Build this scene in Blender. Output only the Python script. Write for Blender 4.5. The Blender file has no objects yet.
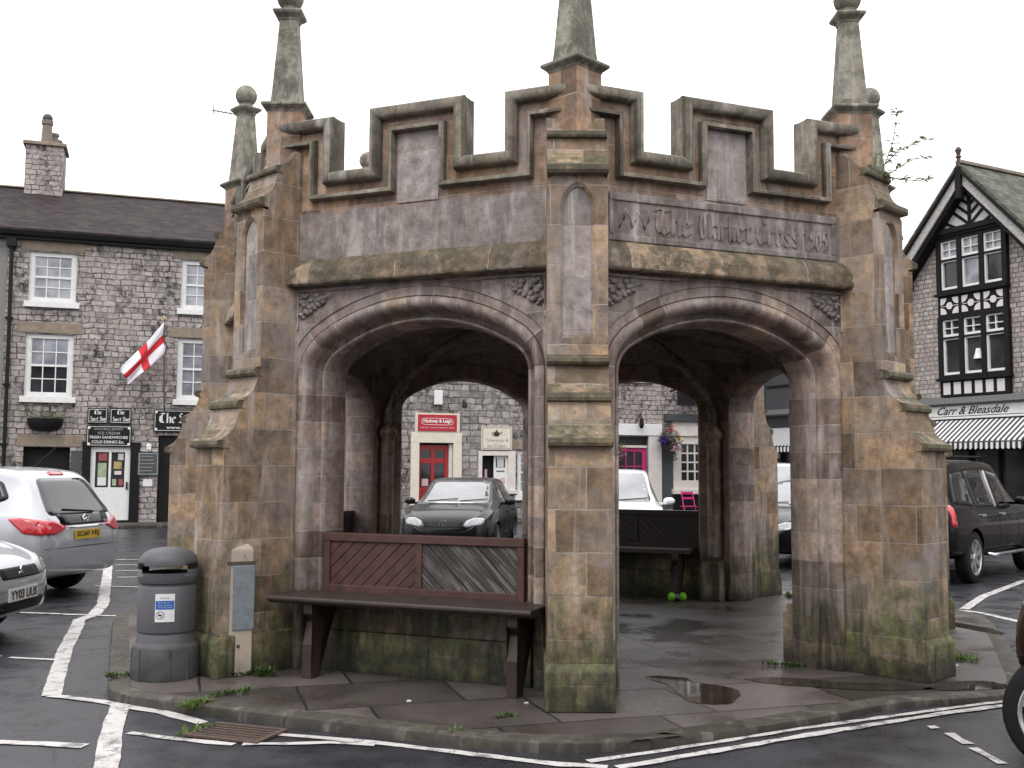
import bpy, bmesh, math, random
from mathutils import Vector, Matrix
from mathutils.bvhtree import BVHTree
random.seed(7)
PI = math.pi
SC = bpy.context.scene
COL = SC.collection
R = math.radians

# ------------------------------------------------------------------ materials
class NT:
    def __init__(s, name):
        s.m = bpy.data.materials.new(name); s.m.use_nodes = True
        s.t = s.m.node_tree; s.b = s.t.nodes['Principled BSDF']
        s.x = 0
    def n(s, typ, ins=None, **props):
        nd = s.t.nodes.new(typ)
        for k, v in props.items(): setattr(nd, k, v)
        for k, v in (ins or {}).items(): s.set(nd.inputs[k], v)
        return nd
    def set(s, inp, v):
        if isinstance(v, bpy.types.NodeSocket): s.t.links.new(v, inp)
        else:
            if inp.type == 'RGBA' and not hasattr(v, '__len__'): v = (v, v, v, 1)
            if inp.type == 'RGBA' and len(v) == 3: v = (*v, 1)
            inp.default_value = v
    def noise(s, vec, scale, detail=4, rough=.55, dist=0):
        return s.n('ShaderNodeTexNoise', {'Vector': vec, 'Scale': scale, 'Detail': detail, 'Roughness': rough, 'Distortion': dist}).outputs['Fac']
    def ramp(s, fac, stops, interp='LINEAR'):
        r = s.n('ShaderNodeValToRGB', {'Fac': fac}); cr = r.color_ramp; cr.interpolation = interp
        while len(cr.elements) < len(stops): cr.elements.new(.5)
        for e, (p, c) in zip(cr.elements, stops):
            e.position = p; e.color = (c, c, c, 1) if not hasattr(c, '__len__') else (*c, 1)
        return r.outputs['Color']
    def mix(s, fac, a, b, mode='MIX'):
        nd = s.n('ShaderNodeMixRGB', {'Fac': fac, 'Color1': a, 'Color2': b}, blend_type=mode); return nd.outputs[0]
    def math(s, op, a, b=0.0, c=0.0):
        nd = s.n('ShaderNodeMath', {0: a, 1: b, 2: c}, operation=op); return nd.outputs[0]
    def vmath(s, op, a, b):
        nd = s.n('ShaderNodeVectorMath', {0: a, 1: b}, operation=op); return nd.outputs[0]
    def scale(s, vec, sc):
        return s.n('ShaderNodeMapping', {'Vector': vec, 'Scale': sc}).outputs[0]
    def pos(s): return s.n('ShaderNodeNewGeometry').outputs['Position']
    def nrm(s): return s.n('ShaderNodeNewGeometry').outputs['Normal']
    def uv(s): return s.n('ShaderNodeUVMap').outputs[0]
    def rnd(s): return s.n('ShaderNodeObjectInfo').outputs['Random']
    def z(s, v): return s.n('ShaderNodeSeparateXYZ', {0: v}).outputs[2]
    def bump(s, h, strength=.4, dist=.01):
        nd = s.n('ShaderNodeBump', {'Height': h, 'Strength': strength, 'Distance': dist}); s.set(s.b.inputs['Normal'], nd.outputs[0])
    def out(s, col, rough=.8, **kw):
        s.set(s.b.inputs['Base Color'], col); s.set(s.b.inputs['Roughness'], rough)
        for k, v in kw.items(): s.set(s.b.inputs[k.replace('_', ' ')], v)
        return s.m

def plain(name, col, rough=.6, var=.12, bumpy=0, scale=14, **kw):
    s = NT(name)
    p = s.n('ShaderNodeTexCoord').outputs['Object']
    f = s.noise(p, scale, 5, .6)
    c = s.mix(1, col, s.ramp(f, [(.3, 1 - var), (.7, 1 + var)]), 'MULTIPLY')
    if bumpy: s.bump(f, bumpy, .006)
    rr = s.ramp(f, [(.3, max(0, rough - .06)), (.7, min(1, rough + .06))])
    return s.out(c, rr, **kw)

def stone(name, pal, width=.52, row=.27, mortar=(.27, .24, .21), msize=.0045, moss=1.0, lime=.6, dark=.6, joints=True, bump=.5, damp=1.0, lilac=.8, iron=.2, blotch=.15):
    s = NT(name)
    pos = s.pos(); uv = s.uv()
    off = s.math('MULTIPLY', s.rnd(), 13.7)
    cx = s.n('ShaderNodeCombineXYZ', {0: off, 1: 0, 2: 0}).outputs[0]
    uv2 = s.vmath('ADD', uv, cx)
    jit = s.n('ShaderNodeTexNoise', {'Vector': pos, 'Scale': 7.0, 'Detail': 2.0}).outputs['Color']
    jit = s.vmath('MULTIPLY', s.vmath('SUBTRACT', jit, (.5, .5, .5)), (.012, .012, .012))
    uv3 = s.vmath('ADD', uv2, jit)
    br = s.n('ShaderNodeTexBrick', {'Vector': uv3, 'Color1': 0.0, 'Color2': 1.0, 'Mortar': .5, 'Scale': 1.0, 'Mortar Size': msize, 'Mortar Smooth': .25, 'Bias': 0.0, 'Brick Width': width, 'Row Height': row}, offset=.43)
    br2 = s.n('ShaderNodeTexBrick', {'Vector': uv3, 'Color1': .62, 'Color2': 1.25, 'Mortar': 1.0, 'Scale': 1.0, 'Mortar Size': 0.0, 'Bias': .1, 'Brick Width': width, 'Row Height': row}, offset=.43)
    n1 = s.noise(pos, 2.3, 5, .6)
    if joints:
        sel = s.math('ADD', s.math('MULTIPLY', br.outputs['Color'], .75), s.math('MULTIPLY', s.math('SUBTRACT', n1, .5), .9))
    else: sel = n1
    sel = s.math('ADD', sel, .05)
    k = len(pal)
    col = s.ramp(sel, [(i / (k - 1), c) for i, c in enumerate(pal)])
    if joints: col = s.mix(1, col, br2.outputs['Color'], 'MULTIPLY')
    # mottling and fine grain
    n2 = s.noise(pos, 11, 8, .65)
    col = s.mix(1, col, s.ramp(n2, [(.27, .50), (.5, 1.0), (.73, 1.5)]), 'MULTIPLY')
    pt = s.ramp(s.noise(pos, 38, 3, .7), [(.30, .55), (.42, 1.0)])
    col = s.mix(1, col, pt, 'MULTIPLY')
    lil = s.ramp(s.noise(pos, 1.9, 6, .62, .5), [(.50, 0.0), (.66, .75)])
    col = s.mix(s.math('MULTIPLY', lil, lilac), col, (.235, .208, .198))
    ir = s.ramp(s.noise(s.scale(pos, (4, 4, 1.3)), 1.0, 6, .65, .8), [(.50, 0.0), (.66, 1.0)])
    col = s.mix(s.math('MULTIPLY', ir, iron), col, (.27, .150, .068))
    n3 = s.noise(s.scale(pos, (7, 7, 1.1)), 1.0, 6, .62, .6)
    col = s.mix(s.math('MULTIPLY', s.ramp(n3, [(.54, 0.0), (.72, 1.0)]), lime), col, (.40, .365, .345))
    n4 = s.noise(s.scale(pos, (5, 5, .9)), 1.3, 7, .65, .4)
    col = s.mix(s.math('MULTIPLY', s.ramp(n4, [(.52, 0.0), (.74, 1.0)]), dark), col, (.035, .030, .026))
    if joints:
        mfade = s.ramp(s.noise(pos, 3.1, 3), [(.35, .15), (.6, .95)])
        col = s.mix(s.math('MULTIPLY', br.outputs['Fac'], mfade), col, mortar)
    col = s.n('ShaderNodeHueSaturation', {'Saturation': .94, 'Value': 1.58, 'Color': col}).outputs[0]
    col = s.n('ShaderNodeGamma', {'Color': col, 'Gamma': 1.12}).outputs[0]
    bl = s.math('MULTIPLY', s.ramp(s.noise(pos, 6.5, 8, .74), [(.47, 0.0), (.57, 1.0)]), blotch)
    col = s.mix(bl, col, (.055, .048, .030))
    # green growth on weathered tops and on the damp foot of the stone
    nz = s.z(s.nrm()); pz = s.z(pos)
    gn = s.noise(pos, 5.0, 7, .7)
    up = s.math('MULTIPLY', s.ramp(nz, [(.25, 0.0), (.7, 1.0)]), s.ramp(gn, [(.36, 0.0), (.58, 1.0)]))
    lown = s.math('ADD', pz, s.math('MULTIPLY', s.math('SUBTRACT', gn, .5), 2.4))
    low = s.math('MULTIPLY', s.ramp(lown, [(.30, 1.0), (1.05, 0.0)]), .85 * damp)
    g = s.math('MULTIPLY', up, moss)
    gcol = s.ramp(s.noise(pos, 15, 8, .72), [(.34, (.012, .013, .006)), (.48, (.045, .046, .018)), (.58, (.085, .082, .030)), (.70, (.17, .16, .07))])
    col = s.mix(s.math('MINIMUM', g, .9), col, gcol)
    gl = s.ramp(s.noise(pos, 7, 8, .72), [(.34, (.020, .022, .012)), (.46, (.055, .062, .024)), (.58, (.125, .140, .045)), (.72, (.20, .21, .10))])
    col = s.mix(s.math('MULTIPLY', low, min(1, moss)), col, gl)
    ds = s.ramp(s.noise(s.scale(pos, (6, 6, .8)), 1.0, 7, .68, .5), [(.47, 0.0), (.60, 1.0)])
    dz = s.ramp(pz, [(.55, 1.0), (1.15, 0.0)])
    col = s.mix(s.math('MULTIPLY', s.math('MULTIPLY', ds, dz), .8 * damp), col, (.022, .022, .015))
    lich = s.ramp(s.noise(pos, 26, 3, .7), [(.66, 0.0), (.72, 1.0)])
    col = s.mix(s.math('MULTIPLY', lich, .35 * moss), col, (.38, .37, .30))
    foot = s.ramp(s.math('ADD', pz, s.math('MULTIPLY', s.math('SUBTRACT', gn, .5), .5)), [(.08, .16), (.30, 1.0)])
    col = s.mix(damp, col, s.mix(1, col, foot, 'MULTIPLY'))
    h = s.math('ADD', s.math('MULTIPLY', n2, .55), s.math('MULTIPLY', s.noise(pos, 60, 4, .6), .3))
    if joints: h = s.math('SUBTRACT', h, s.math('MULTIPLY', br.outputs['Fac'], .8))
    s.bump(h, bump, .012)
    return s.out(col, .78)

PAL = [(.090, .062, .044), (.175, .120, .080), (.135, .112, .100), (.225, .155, .098), (.165, .138, .122), (.265, .192, .128)]
PALP = [(.095, .070, .058), (.150, .116, .100), (.135, .113, .107), (.185, .138, .110), (.175, .156, .150)]
M = {}
M['ashlar'] = stone('sandstone_ashlar', PAL, lime=.5, dark=.55)
M['voussoir'] = stone('sandstone_arch', [(.150, .108, .088), (.225, .175, .152), (.195, .166, .156), (.255, .190, .150), (.245, .22, .21)], lime=.85, dark=.5, moss=.6, msize=.008, mortar=(.31, .28, .262), width=.40)
M['buttress'] = stone('sandstone_buttress', [(.125, .085, .054), (.215, .145, .088), (.165, .130, .104), (.262, .180, .108), (.185, .150, .128), (.29, .205, .125)], width=.46, lime=.55, dark=.55, iron=.18, lilac=.9)
M['frieze'] = stone('sandstone_frieze', [(.15, .130, .122), (.215, .190, .180), (.185, .165, .160), (.26, .225, .208), (.235, .215, .210)], width=2.9, row=.9, lime=.8, dark=.7, moss=.3, lilac=.6, iron=.12)
M['panel'] = stone('grey_lilac_panel_stone', [(.17, .148, .140), (.235, .205, .195), (.205, .182, .176), (.28, .245, .232)], width=.9, row=.36, lime=.85, dark=.45, moss=.3, lilac=.9, iron=.1)
M['string'] = stone('sandstone_weathered', [(.10, .075, .050), (.185, .135, .085), (.23, .165, .105), (.13, .10, .07), (.20, .15, .105)], width=.75, row=3, lime=.4, dark=1.0, moss=.45, lilac=.4, iron=.08, blotch=.85)
M['coping'] = stone('sandstone_coping', [(.085, .080, .062), (.165, .145, .112), (.13, .125, .098), (.21, .175, .135)], width=.6, row=5, lime=.6, dark=.7, moss=.5, bump=.4, lilac=.4, iron=.2, blotch=.4)
M['lichen'] = stone('lichened_pinnacle_stone', [(.085, .085, .06), (.15, .15, .11), (.20, .19, .15), (.125, .12, .095), (.23, .21, .165)], joints=False, lime=.65, dark=.95, moss=.75, damp=0, lilac=.4, iron=.05, blotch=.6)
M['parapet'] = stone('sandstone_parapet', [(.14, .088, .058), (.21, .135, .088), (.25, .16, .10), (.17, .135, .12), (.19, .155, .135)], width=.42, row=.3, lime=.6, dark=.55, moss=.8)
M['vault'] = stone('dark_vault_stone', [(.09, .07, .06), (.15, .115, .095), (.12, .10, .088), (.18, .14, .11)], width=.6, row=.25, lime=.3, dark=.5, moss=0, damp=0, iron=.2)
M['inner'] = stone('inner_pier_stone', [(.16, .112, .078), (.25, .172, .115), (.19, .150, .125), (.29, .20, .125)], lime=.3, dark=.6, moss=.35)

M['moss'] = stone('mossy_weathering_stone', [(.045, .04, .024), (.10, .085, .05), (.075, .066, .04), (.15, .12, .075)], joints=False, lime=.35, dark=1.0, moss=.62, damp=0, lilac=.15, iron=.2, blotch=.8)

def rubble(name, pal, row=.17, width=.36, mort=(.055, .048, .044), tint=1.0, wob=.05, black=.8):
    s = NT(name); uv = s.uv(); pos = s.pos()
    nd = s.n('ShaderNodeTexNoise', {'Vector': uv, 'Scale': 3.2, 'Detail': 3.0, 'Roughness': .6}).outputs['Color']
    d = s.vmath('MULTIPLY', s.vmath('SUBTRACT', nd, (.5, .5, .5)), (wob * 2.2, wob * 1.5, 0))
    v = s.vmath('ADD', uv, d)
    br = s.n('ShaderNodeTexBrick', {'Vector': v, 'Color1': 0.0, 'Color2': 1.0, 'Mortar': .4, 'Scale': 1.0, 'Mortar Size': .016, 'Mortar Smooth': .6, 'Bias': 0.0, 'Brick Width': width, 'Row Height': row}, offset=.37, squash=.62, squash_frequency=2, offset_frequency=3)
    n2 = s.noise(pos, 9, 7, .65)
    sel = s.math('ADD', s.math('MULTIPLY', br.outputs['Color'], .8), s.math('MULTIPLY', s.math('SUBTRACT', n2, .35), .6))
    k = len(pal)
    col = s.ramp(sel, [(i / (k - 1), c) for i, c in enumerate(pal)])
    col = s.mix(1, col, s.ramp(n2, [(.25, .72), (.75, 1.28)]), 'MULTIPLY')
    jn = s.ramp(s.noise(pos, 2.2, 4, .6), [(.33, .25), (.6, 1.0)])
    col = s.mix(s.math('MULTIPLY', br.outputs['Fac'], jn), col, mort)
    st = s.ramp(s.noise(s.scale(pos, (2.2, 2.2, .9)), 1.0, 6, .65), [(.44, 0.0), (.62, 1.0)])
    sp = s.ramp(s.noise(pos, 5.5, 4, .7), [(.46, 0.0), (.58, 1.0)])
    col = s.mix(s.math('MULTIPLY', s.math('MULTIPLY', st, sp), black), col, (.022, .02, .019))
    h = s.math('SUBTRACT', s.math('MULTIPLY', n2, .7), br.outputs['Fac'])
    s.bump(h, .8, .03)
    return s.out(col, .85)
M['rubble'] = rubble('limestone_rubble', [(.20, .18, .172), (.33, .298, .285), (.43, .388, .372), (.36, .312, .285), (.50, .46, .44)], wob=.09, black=1.0, row=.155, width=.32)
M['rubble_d'] = rubble('dark_limestone_rubble', [(.13, .12, .117), (.27, .245, .235), (.40, .368, .352), (.20, .185, .177), (.47, .435, .415)], row=.2, width=.42, black=.95, wob=.10)
M['rubble_g'] = rubble('grey_brown_coursed_stone', [(.24, .22, .21), (.36, .325, .308), (.33, .278, .248), (.45, .41, .392), (.40, .355, .332)], row=.13, width=.27, wob=.025, black=.15, mort=(.13, .12, .11))
M['render_g'] = plain('grey_render', (.22, .22, .205), .9, .15, .4, 6)

def slate(name, a, b, c, row=.16, width=.26, moss=.5):
    s = NT(name); uv = s.uv(); pos = s.pos()
    br = s.n('ShaderNodeTexBrick', {'Vector': uv, 'Color1': 0.0, 'Color2': 1.0, 'Mortar': 0.0, 'Scale': 1.0, 'Mortar Size': .008, 'Mortar Smooth': .3, 'Brick Width': width, 'Row Height': row}, offset=.5)
    n = s.noise(pos, 3.5, 6, .65)
    sel = s.math('ADD', s.math('MULTIPLY', br.outputs['Color'], .6), s.math('MULTIPLY', n, .5))
    col = s.ramp(sel, [(.15, a), (.5, b), (.85, c)])
    col = s.mix(s.math('MULTIPLY', br.outputs['Fac'], .75), col, (.02, .018, .018))
    g = s.ramp(s.noise(pos, 1.3, 6, .7), [(.5, 0.0), (.7, 1.0)])
    col = s.mix(s.math('MULTIPLY', g, moss), col, (.085, .085, .045))
    uvz = s.n('ShaderNodeSeparateXYZ', {0: uv}).outputs[1]
    saw = s.math('FRACT', s.math('DIVIDE', uvz, row))
    s.bump(s.math('ADD', s.math('MULTIPLY', saw, -.8), s.math('MULTIPLY', n, .5)), .7, .03)
    return s.out(col, .85, Specular_IOR_Level=.25)
M['slate'] = slate('purple_brown_slate', (.012, .0075, .009), (.024, .016, .018), (.042, .030, .032), moss=.2)
M['slate_g'] = slate('mossy_green_slate', (.050, .056, .042), (.085, .092, .072), (.14, .145, .118), moss=.45)

def asphalt():
    s = NT('wet_asphalt'); pos = s.pos()
    fine = s.noise(pos, 95, 4, .75); big = s.noise(pos, .55, 5, .6); mid = s.noise(pos, 2.7, 6, .65)
    col = s.ramp(fine, [(.3, (.014, .014, .018)), (.55, (.030, .030, .036)), (.75, (.074, .073, .080))])
    col = s.mix(1, col, s.ramp(mid, [(.3, .72), (.7, 1.25)]), 'MULTIPLY')
    col = s.mix(s.ramp(big, [(.5, 0.0), (.68, .5)]), col, (.050, .049, .053))
    cr = s.n('ShaderNodeTexVoronoi', {'Vector': s.vmath('ADD', pos, s.vmath('MULTIPLY', s.n('ShaderNodeTexNoise', {'Vector': pos, 'Scale': 2.0}).outputs['Color'], (.8, .8, 0))), 'Scale': .42}, feature='DISTANCE_TO_EDGE').outputs['Distance']
    crk = s.math('MULTIPLY', s.ramp(cr, [(.004, 1.0), (.012, 0.0)]), s.ramp(s.noise(pos, .9, 2), [(.5, 0.0), (.6, .8)]))
    col = s.mix(crk, col, (.012, .012, .013))
    rough = s.math('ADD', s.ramp(mid, [(.36, .20), (.62, .50)]), s.math('MULTIPLY', s.math('SUBTRACT', fine, .5), .3))
    s.bump(s.math('ADD', fine, s.math('MULTIPLY', crk, -1.5)), .4, .006)
    return s.out(col, rough)
M['asphalt'] = asphalt()

def flags(name='wet_flagstones'):
    s = NT(name); pos = s.pos()
    v = s.n('ShaderNodeMapping', {'Vector': pos, 'Rotation': (0, 0, R(-20)), 'Location': (.31, .12, 0)}).outputs[0]
    jn = s.n('ShaderNodeTexNoise', {'Vector': pos, 'Scale': 1.6, 'Detail': 3.0}).outputs['Color']
    v = s.vmath('ADD', v, s.vmath('MULTIPLY', s.vmath('SUBTRACT', jn, (.5, .5, .5)), (.05, .05, 0)))
    br = s.n('ShaderNodeTexBrick', {'Vector': v, 'Color1': 0.0, 'Color2': 1.0, 'Mortar': .5, 'Scale': 1.0, 'Mortar Size': .013, 'Mortar Smooth': .5, 'Brick Width': 1.02, 'Row Height': .74}, offset=.38)
    mid = s.noise(pos, 2.1, 7, .66); fine = s.noise(pos, 48, 5, .7); big = s.noise(pos, .8, 4, .6)
    sel = s.math('ADD', s.math('MULTIPLY', br.outputs['Color'], .45), s.math('MULTIPLY', mid, .55))
    col = s.ramp(sel, [(.2, (.040, .033, .031)), (.5, (.082, .069, .066)), (.75, (.128, .110, .104))])
    col = s.mix(1, col, s.ramp(fine, [(.3, .78), (.7, 1.2)]), 'MULTIPLY')
    wet = s.ramp(s.noise(pos, 1.25, 5, .6), [(.47, 0.0), (.6, 1.0)])
    col = s.mix(s.math('MULTIPLY', wet, .45), col, (.040, .033, .029))
    jd = s.math('MULTIPLY', br.outputs['Fac'], s.ramp(big, [(.3, .7), (.6, 1.0)]))
    col = s.mix(jd, col, (.016, .016, .012))
    gm = s.math('MULTIPLY', s.ramp(s.noise(pos, 4.2, 6, .7), [(.57, 0.0), (.7, .55)]), 1.0)
    col = s.mix(gm, col, (.05, .058, .024))
    rough = s.math('ADD', s.ramp(wet, [(0.0, .44), (1.0, .20)]), s.math('MULTIPLY', s.math('SUBTRACT', fine, .5), .25))
    s.bump(s.math('SUBTRACT', s.math('ADD', s.math('MULTIPLY', fine, .25), s.math('MULTIPLY', mid, .8)), br.outputs['Fac']), .35, .012)
    return s.out(col, rough)
M['flags'] = flags()
M['kerb'] = stone('worn_kerb_stone', [(.028, .023, .020), (.055, .046, .041), (.042, .036, .032), (.08, .069, .061)], width=.9, row=9, lime=.35, iron=0, lilac=.2, mortar=(.035, .03, .026), dark=.6, moss=.25, damp=.3, msize=.008)

def paint_line():
    s = NT('worn_white_road_paint'); pos = s.pos()
    w = s.noise(pos, 9, 8, .7); f = s.noise(pos, 70, 4, .7)
    wear = s.ramp(s.math('ADD', s.math('MULTIPLY', w, .7), s.math('MULTIPLY', f, .3)), [(.40, 0.0), (.50, 1.0)])
    c = s.mix(wear, (.10, .098, .098), (.54, .52, .505))
    c = s.mix(s.ramp(s.noise(pos, 3.0, 5), [(.45, 0.0), (.75, .5)]), c, (.33, .31, .295))
    s.bump(f, .25, .004)
    return s.out(c, .5)
M['line'] = paint_line()
def puddle_mat():
    s = NT('standing_rain_water'); pos = s.pos()
    n = s.noise(pos, 5, 3)
    s.bump(s.noise(pos, 9, 2), .02, .003)
    return s.out(s.ramp(n, [(.3, (.022, .018, .015)), (.7, (.045, .037, .031))]), .03, Specular_IOR_Level=.6)
M['poster_red'] = plain('faded_red_poster', (.30, .07, .07), .5, .3, 0, 9); M['poster_green'] = plain('pale_green_poster', (.34, .42, .26), .5, .25, 0, 9); M['poster_tan'] = plain('tan_poster', (.42, .30, .12), .5, .3, 0, 9)
M['puddle'] = puddle_mat()

M['white'] = plain('white_gloss_paint', (.74, .74, .73), .4, .07, 0, 8)
M['cream'] = plain('cream_painted_stone', (.68, .63, .53), .6, .07, .15, 5)
M['offwhite'] = plain('off_white_paint', (.66, .62, .58), .6, .09, .15, 5)
M['tan'] = plain('dressed_sandstone_lintel', (.25, .205, .155), .85, .25, .3, 5)
M['black'] = plain('black_paint', (.007, .007, .008), .45, .2, Specular_IOR_Level=.25)
M['blackmatt'] = plain('unlit_depth_black', (.008, .007, .007), .9, .2)  # matt black put in for the shade inside openings and gaps
M['signblack'] = plain('black_sign_board', (.008, .009, .011), .5, .15, Specular_IOR_Level=.25)
M['letter'] = plain('white_sign_lettering', (.75, .75, .72), .5, .05)
M['letterk'] = plain('black_sign_lettering', (.02, .02, .02), .5, .05)
M['letterg'] = plain('grey_sign_lettering', (.30, .30, .28), .5, .05)
M['red'] = plain('crimson_sign', (.42, .012, .03), .4, .06)
M['reddoor'] = plain('red_door_paint', (.36, .012, .016), .35, .1)
M['pink'] = plain('magenta_paint', (.52, .03, .19), .4, .08)
M['greydark'] = plain('dark_grey_cladding', (.055, .06, .065), .5, .15, .1, 3)
M['greylight'] = plain('pale_grey_plastic', (.5, .5, .5), .5, .08)
M['timber'] = plain('black_timber', (.010, .008, .008), .7, .3, .2, Specular_IOR_Level=.2)
M['stucco'] = plain('white_stucco', (.62, .60, .60), .8, .08, .2)
M['barge'] = plain('roughcast_barge_board', (.42, .41, .39), .9, .35, .6, 22)
M['lead'] = plain('grey_lead', (.16, .165, .17), .6, .2)
M['brownwood'] = plain('maroon_stained_wood', (.075, .032, .026), .55, .35, .2, 9)
M['darkwood'] = plain('dark_wet_wood', (.036, .026, .021), .5, .35, .25, 9)
M['legwood'] = plain('dark_maroon_bench_leg', (.034, .019, .016), .6, .4, .2, 9)
M['greywood'] = plain('peeled_grey_board', (.16, .145, .135), .75, .4, .3, 10)
M['galv'] = plain('galvanised_sheet', (.23, .26, .285), .5, .18, .1, 22, Metallic=.45)
M['iron'] = plain('cast_iron', (.05, .045, .04), .55, .3, .2, 30)
M['rust'] = plain('rusty_metal', (.085, .058, .045), .8, .3, .2, 30)
M['plast'] = plain('grey_bin_plastic', (.070, .070, .078), .5, .10, .12, 40)
M['plastd'] = plain('stained_grey_bin_base', (.060, .058, .060), .6, .35, .15, 7)
M['sticker'] = plain('white_sticker', (.72, .72, .72), .4, .03)
M['blue'] = plain('blue_print', (.03, .12, .42), .4, .03)
M['pinkp'] = plain('pale_pink_print', (.60, .40, .42), .4, .03)
M['lime'] = plain('lime_green_plastic', (.16, .52, .02), .35, .05)
M['leaf'] = plain('green_leaf', (.060, .105, .028), .55, .35, 0, 30)
M['leafl'] = plain('pale_green_leaf', (.10, .15, .035), .55, .3, 0, 30)
def leafmat(name, col):
    s = NT(name); p = s.n('ShaderNodeTexCoord').outputs['Object']
    c = s.mix(1, col, s.ramp(s.noise(p, 30, 3), [(.3, .6), (.7, 1.45)]), 'MULTIPLY')
    tr = s.n('ShaderNodeBsdfTranslucent', {'Color': c}); mx = s.n('ShaderNodeMixShader', {'Fac': .45})
    s.t.links.new(s.b.outputs[0], mx.inputs[1]); s.t.links.new(tr.outputs[0], mx.inputs[2]); s.t.links.new(mx.outputs[0], s.t.nodes['Material Output'].inputs['Surface'])
    return s.out(c, .55)
M['leaf'] = leafmat('green_leaf', (.075, .125, .035)); M['leafl'] = leafmat('pale_green_leaf', (.125, .19, .05)); M['leaft'] = leafmat('thin_sapling_leaf', (.17, .23, .08))
M['stem'] = plain('brown_stem', (.09, .07, .045), .8, .2)
M['fl_red'] = plain('red_petals', (.58, .02, .03), .6, .15)
M['fl_pur'] = plain('purple_petals', (.11, .035, .26), .6, .2)
M['fl_pink'] = plain('pale_pink_petals', (.52, .30, .42), .6, .2)
M['fl_yel'] = plain('yellow_petals', (.6, .42, .04), .6, .15)
M['terracotta'] = plain('weathered_chimney_pot', (.20, .165, .15), .85, .3, .2)
M['scrap'] = plain('white_paper_scrap', (.7, .69, .66), .7, .05)
M['postpaint'] = None
def post_paint():
    s = NT('peeling_cream_paint'); pos = s.pos()
    n = s.noise(s.scale(pos, (9, 9, 4)), 1.0, 7, .68); pz = s.z(pos)
    w = s.ramp(n, [(.58, 0.0), (.63, 1.0)])
    c = s.mix(w, (.42, .355, .295), (.15, .135, .125))
    low = s.ramp(s.math('ADD', pz, s.math('MULTIPLY', n, .5)), [(.30, 1.0), (.50, 0.0)])
    c = s.mix(s.math('MULTIPLY', low, .6), c, (.07, .062, .04))
    s.bump(n, .3, .01)
    return s.out(c, .7)
M['postpaint'] = post_paint()

def glass(name, col, rough=.04, ior=1.5, wav=.0):
    s = NT(name)
    p = s.n('ShaderNodeTexCoord').outputs['Object']
    f = s.noise(p, 1.7, 3)
    c = s.mix(1, col, s.ramp(f, [(.35, .55), (.65, 1.4)]), 'MULTIPLY')
    if wav: s.bump(s.noise(p, 2.5, 2), wav, .02)
    return s.out(c, rough, IOR=ior)
M['pane'] = glass('net_curtained_pane', (.27, .28, .31), .05, 1.6, .05)
M['paned'] = glass('dark_window_pane', (.030, .032, .036), .05, 1.5, .05)
M['carglass'] = glass('tinted_car_glass', (.008, .009, .010), .03, 1.45)
M['screen'] = glass('sky_lit_windscreen', (.12, .125, .135), .05, 2.6)  # pale base colour and raised IOR stand in for reflected sky
M['rearglass'] = glass('tinted_rear_glass', (.014, .016, .019), .04, 1.75)

def paint(name, col, metallic=0., rough=.35, coat=1.0, spec=.5):
    s = NT(name)
    p = s.n('ShaderNodeTexCoord').outputs['Object']
    f = s.noise(p, 5, 5)
    c = s.mix(1, col, s.ramp(f, [(.3, .93), (.7, 1.05)]), 'MULTIPLY')
    return s.out(c, rough, Specular_IOR_Level=spec, Metallic=metallic, Coat_Weight=coat, Coat_Roughness=.04)
M['p_silver'] = paint('silver_car_paint', (.44, .45, .48), .4, .32)
M['p_white'] = paint('white_car_paint', (.74, .74, .75), 0, .4)
M['p_black'] = paint('black_car_paint', (.004, .004, .005), 0, .3, .4, .15)
M['p_grey'] = paint('charcoal_car_paint', (.005, .005, .007), 0, .3, .4, .15)
M['p_brownblack'] = paint('brown_black_car_paint', (.003, .0025, .0025), 0, .25, .28, .1)
M['p_maroon'] = paint('dark_maroon_car_paint', (.020, .006, .006), 0, .3, .6, .25)
M['tyre'] = plain('tyre_rubber', (.010, .010, .011), .85, .2, Specular_IOR_Level=.25)
M['alloy'] = plain('alloy_wheel', (.48, .48, .50), .3, .1, 0, 14, Metallic=.7)
M['chrome'] = plain('chrome', (.65, .65, .67), .15, .03, 0, 14, Metallic=1.0)
M['trim'] = plain('black_plastic_trim', (.010, .010, .011), .6, .15, Specular_IOR_Level=.25)
M['lamp'] = plain('clear_lamp_lens', (.28, .29, .31), .12, .35, 0, 22, Coat_Weight=1.0)
M['tail'] = plain('red_lamp_lens', (.50, .010, .022), .15, .2, 0, 14, Coat_Weight=1.0)
M['amber'] = plain('amber_lens', (.7, .2, .02), .2, .1)
M['plate_y'] = plain('yellow_number_plate', (.62, .40, .03), .4, .05)
M['plate_w'] = plain('white_number_plate', (.72, .72, .70), .4, .05)

def stripes():
    s = NT('black_and_white_striped_canvas')
    u = s.n('ShaderNodeSeparateXYZ', {0: s.uv()}).outputs[0]
    f = s.math('FRACT', s.math('DIVIDE', u, .155))
    c = s.mix(s.math('GREATER_THAN', f, .5), (.66, .65, .66), (.03, .027, .032))
    return s.out(c, .8)
M['stripe'] = stripes()
def flag_mat():
    s = NT('flag_cloth')
    sx = s.n('ShaderNodeSeparateXYZ', {0: s.uv()})
    a = s.math('LESS_THAN', s.math('ABSOLUTE', s.math('SUBTRACT', sx.outputs[0], .5)), .085)
    b = s.math('LESS_THAN', s.math('ABSOLUTE', s.math('SUBTRACT', sx.outputs[1], .5)), .12)
    return s.out(s.mix(s.math('MAXIMUM', a, b), (.72, .71, .75), (.55, .02, .03)), .8)
M['flag'] = flag_mat()

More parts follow.
